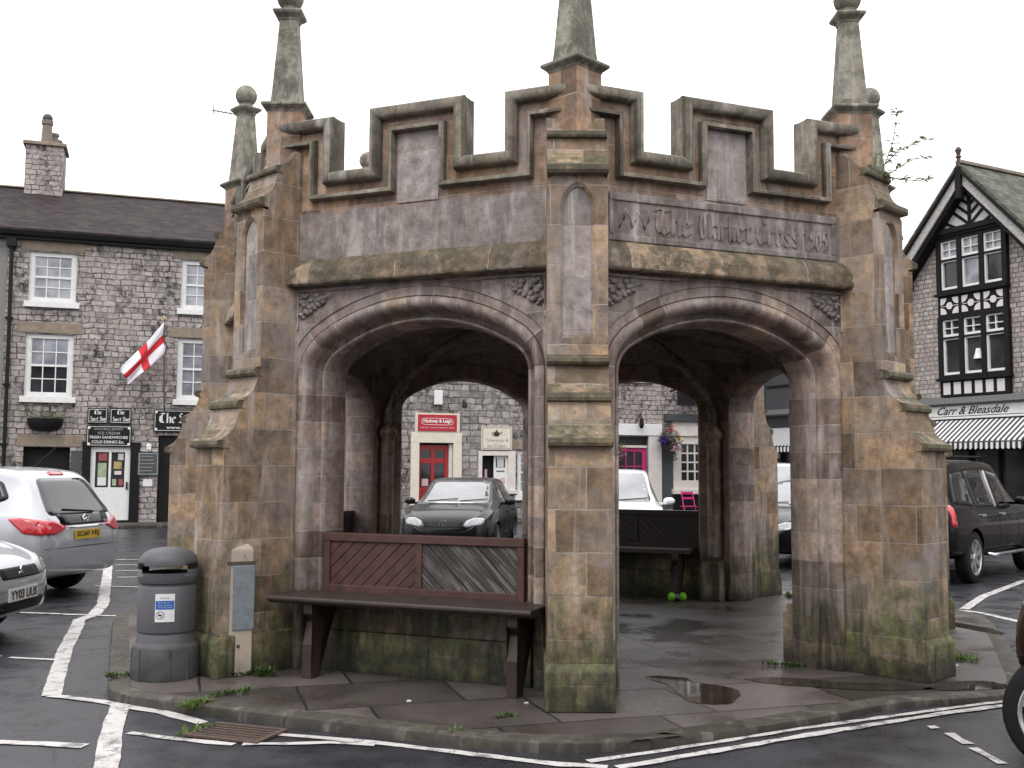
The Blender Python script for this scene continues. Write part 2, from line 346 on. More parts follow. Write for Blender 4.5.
# ------------------------------------------------------------------ mesh helpers
class MB:
    def __init__(s): s.bm = bmesh.new(); s.uvl = s.bm.loops.layers.uv.new('UVMap'); s.fixed = set()
    def v(s, p): return s.bm.verts.new(p)
    def f(s, vs, uvs=None, mi=0):
        try: f = s.bm.faces.new(vs)
        except ValueError: return None
        f.material_index = mi
        if uvs:
            for l, q in zip(f.loops, uvs): l[s.uvl].uv = q
            s.fixed.add(f)
        return f
    def poly(s, pts, uvs=None, mi=0): return s.f([s.v(p) for p in pts], uvs, mi)
    def box(s, x0, x1, y0, y1, z0, z1, mi=0):
        v = [s.v((x, y, z)) for x in (x0, x1) for y in (y0, y1) for z in (z0, z1)]
        for q in ((0, 1, 3, 2), (4, 6, 7, 5), (0, 4, 5, 1), (2, 3, 7, 6), (0, 2, 6, 4), (1, 5, 7, 3)): s.f([v[i] for i in q], None, mi)
    def prism(s, pts, fn, a, b, mi=0):
        """2-D outline pts swept from a to b; fn(p, q, t) gives the 3-D point"""
        A = [s.v(fn(p[0], p[1], a)) for p in pts]; B = [s.v(fn(p[0], p[1], b)) for p in pts]
        n = len(pts)
        for i in range(n): s.f([A[i], A[(i + 1) % n], B[(i + 1) % n], B[i]], None, mi)
        fa = s.f(A, None, mi); fb = s.f(B[::-1], None, mi)
        bmesh.ops.triangulate(s.bm, faces=[f for f in (fa, fb) if f and len(f.verts) > 4])
    def loft(s, rings, closed=True, cap=False, mi=0, uvfn=None):
        V = [[s.v(p) for p in r] for r in rings]
        n = len(rings[0])
        for i in range(len(V) - 1):
            for j in range(n if closed else n - 1):
                k = (j + 1) % n
                s.f([V[i][j], V[i][k], V[i + 1][k], V[i + 1][j]], [uvfn(i, j), uvfn(i, j + 1), uvfn(i + 1, j + 1), uvfn(i + 1, j)] if uvfn else None, mi)
        if cap: s.f(V[0][::-1], None, mi); s.f(V[-1], None, mi)
        return V
    def lathe(s, prof, c=(0, 0, 0), n=24, mi=0, skip=None):
        rings = [[(c[0] + r * math.cos(2 * PI * j / n), c[1] + r * math.sin(2 * PI * j / n), c[2] + z) for j in range(n)] for r, z in prof]
        V = [[s.v(p) for p in r] for r in rings]
        for i in range(len(V) - 1):
            for j in range(n):
                if skip and skip(i, j): continue
                k = (j + 1) % n
                s.f([V[i][j], V[i][k], V[i + 1][k], V[i + 1][j]], None, mi)
        return V
    def tube(s, pts, r, n=8, mi=0, r1=None):
        pts = [Vector(p) for p in pts]; rings = []
        r1 = r if r1 is None else r1
        for i, p in enumerate(pts):
            d = (pts[min(i + 1, len(pts) - 1)] - pts[max(i - 1, 0)]).normalized()
            a = d.cross(Vector((0, 0, 1)) if abs(d.z) < .9 else Vector((1, 0, 0))).normalized(); b = d.cross(a)
            rr = r + (r1 - r) * i / max(1, len(pts) - 1)
            rings.append([p + a * rr * math.cos(2 * PI * j / n) + b * rr * math.sin(2 * PI * j / n) for j in range(n)])
        s.loft(rings, True, True, mi)
    def sphere(s, c, r, n=16, m=10, sc=(1, 1, 1), mi=0):
        prof = []
        rings = [[(c[0] + sc[0] * r * math.sin(PI * i / m) * math.cos(2 * PI * j / n), c[1] + sc[1] * r * math.sin(PI * i / m) * math.sin(2 * PI * j / n), c[2] - sc[2] * r * math.cos(PI * i / m)) for j in range(n)] for i in range(1, m)]
        V = s.loft(rings, True, True, mi)
    def leaf(s, p, d, up, L, W, mi=0):
        p = Vector(p); d = Vector(d).normalized(); w = d.cross(Vector(up)); 
        if w.length < 1e-4: w = d.cross(Vector((1, 0, 0)))
        w.normalize(); nn = w.cross(d)
        s.poly([p, p + d * L * .45 + w * W * .5 + nn * L * .08, p + d * L, p + d * L * .45 - w * W * .5 + nn * L * .08], None, mi)
    def xform(s, mat): bmesh.ops.transform(s.bm, matrix=mat, verts=s.bm.verts)
    def build(s, name, mat, parent=None, smooth=False, bevel=0, seg=2, loc=None, rz=None, uvmode='wall', weld=True):
        bm = s.bm
        if weld: bmesh.ops.remove_doubles(bm, verts=bm.verts, dist=1e-5)
        bmesh.ops.recalc_face_normals(bm, faces=bm.faces)
        s.fixed = {f for f in s.fixed if f.is_valid}
        for f in bm.faces:
            if f in s.fixed: continue
            n = f.normal
            if abs(n.z) > .8:
                for l in f.loops: l[s.uvl].uv = (l.vert.co.x, l.vert.co.y)
            else:
                h = math.hypot(n.x, n.y) or 1; tx, ty = -n.y / h, n.x / h
                sl = math.sqrt(max(1e-6, 1 - n.z * n.z))
                for l in f.loops: l[s.uvl].uv = (l.vert.co.x * tx + l.vert.co.y * ty, l.vert.co.z / (sl if uvmode == 'roof' else 1))
        me = bpy.data.meshes.new(name); bm.to_mesh(me); bm.free()
        for m_ in (mat if isinstance(mat, (list, tuple)) else [mat]): me.materials.append(m_)
        if smooth:
            me.polygons.foreach_set('use_smooth', [True] * len(me.polygons))
            if smooth != 'all': me.set_sharp_from_angle(angle=R(40))
        o = bpy.data.objects.new(name, me); COL.objects.link(o)
        if parent: o.parent = parent
        if loc: o.location = loc
        if rz is not None: o.rotation_euler.z = rz
        if bevel:
            b = o.modifiers.new('bevel', 'BEVEL'); b.width = bevel; b.segments = seg; b.limit_method = 'ANGLE'; b.angle_limit = R(35)
        return o

def tag(o, label=None, cat=None, group=None, kind=None):
    if label: o['label'] = label
    if cat: o['category'] = cat
    if group: o['group'] = group
    if kind: o['kind'] = kind
    return o
def thing(name, label, cat, loc=(0, 0, 0), rz=0, group=None):
    o = bpy.data.objects.new(name, None); COL.objects.link(o); o.location = loc; o.rotation_euler.z = rz
    o.empty_display_size = .2
    return tag(o, label, cat, group)
def copy_obj(o, parent, rz=None):
    c = o.copy(); COL.objects.link(c); c.parent = parent
    if rz is not None: c.rotation_euler.z = rz
    for ch in [x for x in bpy.data.objects if x.parent == o]: copy_obj(ch, c)
    return c

def text_mesh(name, txt, mat, parent, x0, x1, z0, z1, y, depth=.004, shear=0, bold=0, fit=True, loc=None, fn=None):
    """lettering on a wall that faces -y, filling the box x0..x1, z0..z1"""
    cu = bpy.data.curves.new('tmp', 'FONT'); cu.body = txt; cu.align_x = 'LEFT'; cu.extrude = .02; cu.shear = shear; cu.offset = bold; cu.resolution_u = 3
    cu.space_line = .95
    ob = bpy.data.objects.new('tmp', cu); COL.objects.link(ob)
    dg = bpy.context.evaluated_depsgraph_get(); me = bpy.data.meshes.new_from_object(ob.evaluated_get(dg))
    bpy.data.objects.remove(ob); bpy.data.curves.remove(cu)
    xs = [v.co.x for v in me.vertices]; ys = [v.co.y for v in me.vertices]
    ax, bx, ay, by = min(xs), max(xs), min(ys), max(ys)
    for v in me.vertices:
        p = (x0 + (v.co.x - ax) / (bx - ax) * (x1 - x0), y - (depth if v.co.z > 0 else -.002), z0 + (v.co.y - ay) / (by - ay) * (z1 - z0))
        v.co = fn(*p) if fn else p
    me.name = name; me.materials.clear(); me.materials.append(mat)
    o = bpy.data.objects.new(name, me); COL.objects.link(o); o.parent = parent
    return o

BL = {'h': (.3, [[(0, 1), (0, 0)], [(0, .52), (.22, .62), (.3, .5), (.3, 0)]]), 'e': (.3, [[(.28, .1), (.13, 0), (0, .12), (0, .48), (.15, .62), (.3, .48), (.02, .3)]]),
      'a': (.3, [[(.02, .52), (.15, .62), (.3, .5), (.3, 0)], [(.3, .32), (.04, .22), (.1, 0), (.3, .12)]]), 'r': (.26, [[(0, .62), (0, 0)], [(0, .5), (.14, .62), (.26, .52)]]),
      'k': (.28, [[(0, 1), (0, 0)], [(0, .33), (.25, .6)], [(.08, .38), (.28, 0)]]), 't': (.25, [[(.1, .85), (.1, .08), (.25, 0)], [(0, .6), (.26, .6)]]),
      'o': (.3, [[(0, .5), (0, .12), (.15, 0), (.3, .12), (.3, .5), (.15, .62), (0, .5)]]), 's': (.28, [[(.28, .55), (.1, .62), (.02, .45), (.28, .2), (.18, 0), (0, .08)]]),
      'w': (.5, [[(0, .62), (0, .1), (.12, 0), (.25, .12), (.25, .62)], [(.25, .12), (.38, 0), (.5, .12), (.5, .62)]]), 'p': (.3, [[(0, .62), (0, -.25)], [(0, .52), (.15, .62), (.3, .5), (.3, .12), (.12, 0)]]),
      'T': (.55, [[(0, .92), (.25, 1), (.55, .93)], [(.28, .95), (.2, .6), (.2, .15), (.38, 0), (.55, .12)], [(.05, .72), (.02, .3), (.13, .06)]]),
      'M': (.6, [[(.1, .95), (0, .5), (.1, .05), (.25, 0)], [(.1, .95), (.28, 1), (.31, .05)], [(.31, .9), (.5, 1), (.58, .6), (.56, .05)]]),
      'C': (.5, [[(.5, .85), (.3, 1), (.05, .75), (.02, .3), (.2, 0), (.5, .12)], [(.24, .95), (.24, .06)]]), 'S': (.5, [[(.5, .9), (.25, 1), (.05, .8), (.45, .4), (.35, .02), (0, .1)]]),
      '1': (.2, [[(0, .62), (.12, .75), (.12, 0)]]), '9': (.3, [[(.3, .6), (.15, .42), (.03, .58), (.15, .75), (.3, .6), (.26, .2), (.05, 0)]]),
      '0': (.3, [[(0, .55), (0, .15), (.15, 0), (.3, .15), (.3, .55), (.15, .75), (0, .55)]]), '5': (.3, [[(.3, .75), (.05, .72), (.05, .42), (.25, .42), (.3, .18), (.05, 0)]]), ' ': (.2, [])}
def blackletter(name, txt, mat, parent, x0, x1, z0, z1, y, depth=.004, nib=.075):
    """old-style broad-nib lettering on a wall that faces -y, filling x0..x1; z0 is the base line, z1 the height of the capitals"""
    W = sum(BL[c][0] + .2 for c in txt) - .2; sx = (x1 - x0) / W; sz = z1 - z0; cx = 0; mb = MB(); k = 0
    for c in txt:
        for st in BL[c][1]:
            for p, q in zip(st[:-1], st[1:]):
                P = [(p[0] - nib, p[1] - nib * .55), (p[0] + nib, p[1] + nib * .55), (q[0] + nib, q[1] + nib * .55), (q[0] - nib, q[1] - nib * .55)]
                d = depth + .00035 * (k % 5); k += 1
                mb.prism([(x0 + (cx + a) * sx, z0 + b * sz) for a, b in P], lambda a, b, t: (a, t, b), y - d, y + .004)
        cx += BL[c][0] + .2
    return mb.build(name, mat, parent, weld=False)

# ------------------------------------------------------------------ world, light, camera
w = bpy.data.worlds.new('World'); SC.world = w; w.use_nodes = True
nt = w.node_tree; bg = nt.nodes['Background']
sky = nt.nodes.new('ShaderNodeTexSky'); sky.sky_type = 'NISHITA'; sky.sun_disc = False
SUN_EL, SUN_AZ = R(52), R(200)
sky.sun_elevation = SUN_EL; sky.sun_rotation = SUN_AZ; sky.air_density = 1.5; sky.dust_density = 4
tc = nt.nodes.new('ShaderNodeTexCoord'); sp = nt.nodes.new('ShaderNodeSeparateXYZ'); nt.links.new(tc.outputs['Generated'], sp.inputs[0])
rp = nt.nodes.new('ShaderNodeValToRGB'); nt.links.new(sp.outputs[2], rp.inputs[0])
rp.color_ramp.elements[0].position = 0; rp.color_ramp.elements[0].color = (.50, .497, .506, 1)
rp.color_ramp.elements[1].position = .9; rp.color_ramp.elements[1].color = (1, .99, 1, 1)
no = nt.nodes.new('ShaderNodeTexNoise'); no.inputs['Scale'].default_value = 2.2; no.inputs['Detail'].default_value = 6; nt.links.new(tc.outputs['Generated'], no.inputs['Vector'])
rn = nt.nodes.new('ShaderNodeValToRGB'); nt.links.new(no.outputs['Fac'], rn.inputs[0])
rn.color_ramp.elements[0].position = .3; rn.color_ramp.elements[0].color = (.90, .90, .91, 1)
rn.color_ramp.elements[1].position = .7; rn.color_ramp.elements[1].color = (1.0, 1.0, 1.0, 1)
m1 = nt.nodes.new('ShaderNodeMixRGB'); m1.blend_type = 'MULTIPLY'; m1.inputs[0].default_value = 1
nt.links.new(rp.outputs[0], m1.inputs[1]); nt.links.new(rn.outputs[0], m1.inputs[2])
m2 = nt.nodes.new('ShaderNodeVectorMath'); m2.operation = 'SCALE'; nt.links.new(m1.outputs[0], m2.inputs[0]); m2.inputs['Scale'].default_value = 22.0
m3 = nt.nodes.new('ShaderNodeMixRGB'); m3.inputs[0].default_value = .93
nt.links.new(sky.outputs[0], m3.inputs[1]); nt.links.new(m2.outputs[0], m3.inputs[2])
nt.links.new(m3.outputs[0], bg.inputs[0]); bg.inputs[1].default_value = .1
sl = bpy.data.lights.new('sun', 'SUN'); sl.energy = .7; sl.angle = R(25); sl.color = (1, .97, .93)
so = bpy.data.objects.new('sun', sl); COL.objects.link(so)
# nishita: rotation 0 = +y, turning clockwise seen from above
dirv = Vector((math.sin(SUN_AZ) * math.cos(SUN_EL), math.cos(SUN_AZ) * math.cos(SUN_EL), math.sin(SUN_EL)))
so.rotation_euler = dirv.to_track_quat('Z', 'Y').to_euler()

cd = bpy.data.cameras.new('camera'); cam = bpy.data.objects.new('camera', cd); COL.objects.link(cam)
cd.sensor_width = 36; cd.lens = 1051.2 * 36 / 1024; cd.clip_end = 2000; cd.clip_start = .05
fw = Vector((-.0491, .9955, .0809)); rt = Vector((.9988, .0489, .0051)); up = Vector((-.0011, -.0811, .9967))
cam.matrix_world = Matrix(((rt.x, up.x, -fw.x, .0671), (rt.y, up.y, -fw.y, -10.4336), (rt.z, up.z, -fw.z, 1.6), (0, 0, 0, 1)))
SC.camera = cam
SC.view_settings.view_transform = 'Standard'; SC.view_settings.look = 'None'; SC.view_settings.exposure = .32; SC.view_settings.gamma = 1
SC.cycles.use_denoising = True; SC.cycles.max_bounces = 6; SC.cycles.diffuse_bounces = 4; SC.cycles.glossy_bounces = 3
SC.cycles.transmission_bounces = 2; SC.cycles.caustics_reflective = False; SC.cycles.caustics_refractive = False
SC.cycles.sample_clamp_indirect = 4

# ------------------------------------------------------------------ ground, island, markings
def struct(o): o['kind'] = 'structure'; return o
def sst(a, b, x): t = max(0, min(1, (x - a) / (b - a))); return t * t * (3 - 2 * t)
def gz(x, y): return (.032 * sst(-4.6, -3.0, x) + .022 * sst(-1, 1.5, x)) * (1 - sst(7, 11, x)) * sst(-.5, -2.2, y) * (1 - sst(-7, -11, y) )
mb = MB(); XS = [-250, -60] + [-12 + .5 * i for i in range(49)] + [60, 250]
G_ = [[mb.v((x, y, gz(x, y))) for y in XS] for x in XS]
for i in range(len(XS) - 1):
    for j in range(len(XS) - 1): mb.f([G_[i][j], G_[i + 1][j], G_[i + 1][j + 1], G_[i][j + 1]])
struct(mb.build('road', M['asphalt'], smooth='all'))

def rounded(poly, rads, n=6):
    out = []; N = len(poly)
    for i, p in enumerate(poly):
        r = rads[i]
        if r <= 0: out.append(p); continue
        p = Vector(p); a = Vector(poly[i - 1]); b = Vector(poly[(i + 1) % N])
        d0 = (a - p).normalized() * r; d1 = (b - p).normalized() * r
        for k in range(n + 1):
            t = k / n; out.append(tuple(p + d0 * (1 - t) ** 2 + d1 * t ** 2))
    return out
ISL = [(-2.98, -3.40), (-1.96, -3.84), (-.8, -4.27), (.08, -4.60), (.84, -4.25), (1.55, -3.82), (2.28, -3.27), (3.28, -2.98), (4.06, -.62), (4.52, 1.05), (3.9, 3.0), (2.2, 4.35), (-1.5, 4.6), (-3.6, 3.7), (-4.5, 1.9), (-4.58, .36)]
RAD = [.28, .2, .3, .6, .3, .3, .3, .5, .4, .5, .6, .6, .6, .6, .5, .4]
isl = rounded(ISL, RAD)
def inset(poly, d):
    n = len(poly); out = []
    for i in range(n):
        a, p, b = Vector(poly[i - 1]), Vector(poly[i]), Vector(poly[(i + 1) % n])
        e0 = (p - a); e1 = (b - p)
        if e0.length < 1e-6: e0 = e1
        if e1.length < 1e-6: e1 = e0
        e0 = e0.normalized(); e1 = e1.normalized(); t = (e0 + e1).normalized()
        nn = Vector((-t.y, t.x)); out.append(tuple(p + nn * d))
    return out
i1 = inset(isl, .02); i2 = inset(isl, .15)
mb = MB()
mb.loft([[(x, y, -.02) for x, y in isl], [(x, y, .065) for x, y in isl], [(x, y, .092) for x, y in inset(isl, .008)], [(x, y, .102) for x, y in inset(isl, .035)], [(x, y, .104) for x, y in i2]])
struct(mb.build('kerb', M['kerb'], smooth=True))
mb = MB(); f = mb.poly([(x, y, .103) for x, y in inset(isl, .14)]); bmesh.ops.triangulate(mb.bm, faces=[f]); struct(mb.build('pavement', M['flags']))

def strip(mb, pts, wd, z=.004, jit=.005):
    P = []
    for a, b in zip(pts[:-1], pts[1:]):
        a, b = Vector(a), Vector(b); L = (b - a).length; k = max(1, int(L / .12))
        for i in range(k): P.append(a.lerp(b, i / k))
    P.append(Vector(pts[-1])); L = []; Rr = []
    for i, p in enumerate(P):
        d = (P[min(i + 1, len(P) - 1)] - P[max(i - 1, 0)]).normalized(); nn = Vector((-d.y, d.x))
        zz = z + gz(p.x, p.y) + .002; L.append(mb.v((*(p + nn * (wd / 2 + random.uniform(-jit, jit))), zz))); Rr.append(mb.v((*(p - nn * (wd / 2 + random.uniform(-jit, jit))), zz)))
    for i in range(len(P) - 1): mb.f([Rr[i], Rr[i + 1], L[i + 1], L[i]])
def line(pts, wd, z=.004):
    mb = MB(); strip(mb, pts, wd, z, .005 if wd > .1 else .009); return struct(mb.build('road_marking', M['line'], weld=False))
line([(-9.93, 12.51), (-6.66, 4.95), (-5.30, 1.75), (-5.02, .9)], .135)
line([(-5.02, .86), (-5.0, .5), (-4.86, .18), (-4.30, -1.25), (-3.46, -3.2)], .125)
line([(-9.0, 1.62), (-5.9, 1.0), (-4.83, .83), (-4.55, .86)], .07, .006)
line([(-9.0, -.62), (-4.68, -1.63)], .075); line([(-4.58, -1.66), (-4.11, -1.77)], .07)
line([(-8.5, -3.9), (-3.14, -4.44), (-2.62, -4.50)], .085)
line([(-3.46, -3.2), (-3.04, -3.38), (-2.51, -3.66), (-2.14, -3.93)], .085)
line([(-2.86, -3.46), (-2.60, -4.2), (-2.38, -4.75), (-2.0, -5.8)], .125, .006)
line([(-2.50, -4.19), (-2.1, -4.33), (-1.80, -4.41)], .06)
line([(-1.60, -4.17), (-1.28, -4.24), (-.92, -4.34), (.05, -4.72), (.3, -4.76)], .07)
line([(-1.75, -4.41), (-1.27, -4.34), (-1.0, -4.37)], .05, .006)
line([(.20, -4.66), (.9, -4.27), (1.5, -3.90), (2.5, -3.33), (3.2, -2.95)], .05)
line([(.35, -4.78), (.9, -4.44), (1.5, -4.06), (2.49, -3.45), (3.2, -3.06)], .065, .006)
line([(2.29, -3.78), (2.31, -3.84)], .06); line([(2.34, -3.95), (2.36, -4.2)], .07); line([(2.36, -4.28), (2.39, -4.6)], .05)
line([(4.2, 2.62), (4.55, 2.22), (4.79, 1.93), (4.98, 1.0), (4.7, .1)], .1)
line([(4.72, 2.2), (5.44, 3.5), (6.9, 5.65)], .11, .006)
for a in range(4): line([(-7.69 + a * .42, 7.6 - a * .95), (-6.6 + a * .42, 7.9 - a * .95)], .07)
line([(-6.26, 3.62), (-5.4, 3.5), (-4.9, 3.45)], .07, .006)

def blob(name, pts, z, mat, n=5):
    P = [Vector(p) for p in pts]; out = []
    N = len(P)
    for i in range(N):
        p0, p1, p2, p3 = P[i - 1], P[i], P[(i + 1) % N], P[(i + 2) % N]
        for k in range(n):
            t = k / n
            q = .5 * ((2 * p1) + (p2 - p0) * t + (2 * p0 - 5 * p1 + 4 * p2 - p3) * t * t + (3 * p1 - p0 - 3 * p2 + p3) * t ** 3)
            out.append((q.x + random.uniform(-.012, .012), q.y + random.uniform(-.012, .012), z))
    mb = MB(); f = mb.poly(out); bmesh.ops.triangulate(mb.bm, faces=[f]); return struct(mb.build(name, mat))
blob('puddle', [(.66, -2.62), (.80, -2.95), (.88, -3.40), (1.12, -3.48), (1.26, -3.16), (1.2, -2.95), (1.0, -2.80), (.92, -2.62)], .107, M['puddle'])
blob('puddle', [(1.38, -2.62), (1.52, -2.80), (1.86, -2.92), (2.25, -2.98), (2.62, -2.90), (2.4, -2.74), (2.05, -2.72), (1.7, -2.58)], .107, M['puddle'])
blob('puddle', [(2.55, -2.92), (2.9, -2.93), (3.18, -2.8), (3.1, -2.6), (2.85, -2.66)], .107, M['puddle'])
blob('puddle', [(3.55, 1.05), (3.85, .62), (4.12, .05), (4.16, -.28), (4.05, -.32), (3.86, .1), (3.6, .55), (3.35, .95)], .107, M['puddle'])
# ------------------------------------------------------------------ the market cross (octagonal)
ROT = .0458
cross = thing('market_cross', 'octagonal brown sandstone market cross with open arches, battlements and ball topped obelisks', 'market cross', (0, 0, 0), ROT)
T22 = math.tan(PI / 8); ZB = .1
def fprism(mb, prof, u0, u1, mi=0):           # (depth y, z) profile swept along the face
    mb.prism(prof, lambda a, b, t: (t, a, b), u0, u1, mi)
def arch_curve(wd, z0, crown, n, y, N=28, zb=ZB):
    P = [(-wd, y, zb), (-wd, y, .8), (-wd, y, 1.5), (-wd, y, z0)]
    for i in range(1, N):
        t = PI - PI * i / N; c, s_ = math.cos(t), math.sin(t)
        P.append((wd * math.copysign(abs(c) ** (2 / n), c), y, z0 + (crown - z0) * abs(s_) ** (2 / n)))
    P += [(wd, y, z0), (wd, y, 1.5), (wd, y, .8), (wd, y, zb)]
    return P
AW, AZ, AR, ABIG, ACZ = .915, 2.29, .30, 1.42, 2.752          # three-centred arch: half width, springing, haunch and crown radii
ACX = AW - AR; ABZ = ACZ - ABIG
def basket(d, y, N=15, zb=ZB):
    """the arch line offset outward by d"""
    L = [(-AW - d, y, zb), (-AW - d, y, .8), (-AW - d, y, 1.5), (-AW - d, y, 2.0)]
    # tangent angle of the two arcs
    be = math.atan2(ACX, AZ - ABZ); r = AR + d; Rb = math.hypot(ACX, AZ - ABZ) + r
    half = [(-ACX - r * math.cos(t), AZ + r * math.sin(t)) for t in [(PI / 2 - be) * i / 8 for i in range(9)]]
    half += [(-Rb * math.sin(a_), ABZ + Rb * math.cos(a_)) for a_ in [be * (1 - i / 8) for i in range(1, 9)]]
    pts = half + [(-x, z) for x, z in half[-2::-1]]
    L += [(x, y, z) for x, z in pts]
    return L + [(AW + d, y, 2.0), (AW + d, y, 1.5), (AW + d, y, .8), (AW + d, y, zb)]
def outer_rect(curve, U, ztop, z0, y, zb=ZB):
    out = []
    for x, _, z in curve:
        if z <= z0 + 1e-6: out.append((math.copysign(U, x), y, z)); continue
        dx, dz = x, z - z0; k = min(U / abs(dx) if abs(dx) > 1e-6 else 1e9, (ztop - z0) / dz)
        out.append((dx * k, y, z0 + dz * k))
    return out
def arch_module():
    mb = MB(); Z0 = 2.0
    C = [(.175, -3.0), (.172, -2.990), (.105, -2.992), (.100, -2.980), (.095, -3.0), (.075, -3.012), (.045, -3.010), (.018, -2.985), (.004, -2.945), (0, -2.90), (-.004, -2.87),
         (-.018, -2.855), (-.035, -2.862), (-.048, -2.882), (-.062, -2.884), (-.074, -2.868), (-.080, -2.84), (-.086, -2.80), (-.090, -2.61), (-.07, -2.58)]
    rings = [basket(d_, y_) for d_, y_ in C]
    # arc length along a mid curve gives the joints between the voussoirs
    mid = rings[6]; L = [0]
    for a, b in zip(mid[:-1], mid[1:]): L.append(L[-1] + (Vector(b) - Vector(a)).length)
    uvf = lambda i, j: (L[j] * 1.93, .06 + i * .008)
    mb.loft(rings, closed=False, mi=1, uvfn=uvf)
    fo = outer_rect(rings[0], 3.0 * T22, 3.02, Z0, -3.0); mb.loft([fo, rings[0]], closed=False, mi=0)
    bi = outer_rect(rings[-1], 2.58 * T22, 3.4, Z0, -2.58); mb.loft([rings[-1], bi], closed=False, mi=2)
    return mb
M['spandrel'] = stone('grey_lilac_spandrel_stone', [(.13, .105, .095), (.20, .165, .148), (.17, .148, .14), (.24, .19, .16)], width=.5, row=.27, lime=.8, dark=.6, moss=.3, lilac=.9, iron=.12)
base_aw = arch_module().build('arch_wall', [M['spandrel'], M['voussoir'], M['inner']], cross, smooth=True)
# spandrels: sunk triangles with carved leaves, bounded by a bead
for s_ in (-1, 1):
    x0_, x1_ = sorted((s_ * 1.03, s_ * .42)); mb = MB(); mb.box(x0_, x1_, -3.014, -2.99, 2.952, 2.972); mb.build('spandrel_bead', M['voussoir'], base_aw, bevel=.004)
    x0_, x1_ = sorted((s_ * 1.03, s_ * 1.012)); mb = MB(); mb.box(x0_, x1_, -3.014, -2.99, 2.66, 2.951); mb.build('spandrel_bead', M['voussoir'], base_aw, bevel=.004)
    mb = MB(); rr = random.Random(3)
    tri = [Vector((.995, 2.935)), Vector((.995, 2.735)), Vector((.70, 2.915))]
    mb.prism([(s_ * t.x, t.y) for t in tri], lambda a, b, t: (a, t, b), -3.006, -2.99)
    for k in range(44):
        a_, b_ = rr.random(), rr.random()
        if a_ + b_ > 1: a_, b_ = 1 - a_, 1 - b_
        p = tri[0] + (tri[1] - tri[0]) * a_ + (tri[2] - tri[0]) * b_
        mb.sphere((s_ * p.x, -3.008, p.y), rr.uniform(.012, .024), 7, 5, (1.2, .95, 1.0))
    mb.build('carved_leaf_spandrel', M['frieze'], base_aw, smooth='all')
# weathered string course
mb = MB(); prof = [(-2.98, 2.99), (-3.09, 2.99), (-3.105, 3.003), (-3.107, 3.03), (-3.095, 3.05), (-3.10, 3.085), (-3.085, 3.125), (-3.055, 3.165), (-3.02, 3.20), (-2.98, 3.205)]
fprism(mb, prof, -1.285, 1.285); base_sc = mb.build('string_course', M['string'], cross, smooth=True)
# frieze
mb = MB(); mb.box(-1.25, 1.25, -3.0, -2.72, 3.2, 3.5645); base_fr = mb.build('frieze', M['frieze'], cross)
# parapet with crenels
PATH = [(-1.25, 4.30), (-.72, 4.30), (-.72, 3.865), (-.395, 3.865), (-.395, 4.32), (.395, 4.32), (.395, 3.865), (.72, 3.865), (.72, 4.30), (1.25, 4.30)]
def off(path, d):
    out = []
    for i, p in enumerate(path):
        p = Vector(p); a = Vector(path[i - 1]) if i else None; b = Vector(path[i + 1]) if i + 1 < len(path) else None
        e0 = (p - a).normalized() if a else None; e1 = (b - p).normalized() if b else None
        e0 = e0 or e1; e1 = e1 or e0
        n0 = Vector((e0.y, -e0.x)); n1 = Vector((e1.y, -e1.x)); q = p + n0 * d + (n1 * d if abs(n0.dot(n1)) < .5 else Vector((0, 0)))
        out.append((q.x, q.y))
    return out
def band(mb, d0, d1, ya, yb, mi=0):
    A, B = off(PATH, d0), off(PATH, d1)
    rings = []
    for i in range(len(A)):
        rings.append([(A[i][0], ya, A[i][1]), (A[i][0], yb, A[i][1]), (B[i][0], yb, B[i][1]), (B[i][0], ya, B[i][1])])
    mb.loft(rings, True, True, mi)
mb = MB()
for a, b, z in ((-1.24, -.73, 4.25), (-.73, -.385, 3.82), (-.385, .385, 4.27), (.385, .73, 3.82), (.73, 1.24, 4.25)):
    mb.box(a, b, -2.985, -2.89, 3.5645, z)
base_pa = mb.build('parapet', M['parapet'], cross)
mb = MB()                                                  # roll-moulded coping
def rollband(mb, pts):
    rings = []
    sect = [(.0, -2.99), (-.004, -3.03), (.012, -3.058), (.04, -3.066), (.068, -3.058), (.085, -3.035), (.088, -2.99)]
    sect = sect + [(d, -5.90 - y) for d, y in reversed(sect)]
    offs = [off(pts, d) for d, _ in sect]
    for i in range(len(pts)): rings.append([(offs[k][i][0], sect[k][1], offs[k][i][1]) for k in range(len(sect))])
    mb.loft(rings, True, True)
rollband(mb, PATH); mb.build('coping', M['coping'], base_pa, smooth=True)
mb = MB()
def stringband(mb):
    sect = [(.160, -2.98), (.166, -3.035), (.180, -3.052), (.198, -3.052), (.208, -2.98)]
    offs = [off(PATH, d) for d, _ in sect]
    mb.loft([[(offs[k][i][0], sect[k][1], offs[k][i][1]) for k in range(len(sect))] for i in range(len(PATH))], True, True)
stringband(mb); mb.build('parapet_moulding', M['coping'], base_pa)
mb = MB(); mb.box(-.172, .172, -2.994, -2.98, 3.58, 4.11); mb.build('merlon_panel', M['panel'], base_pa)
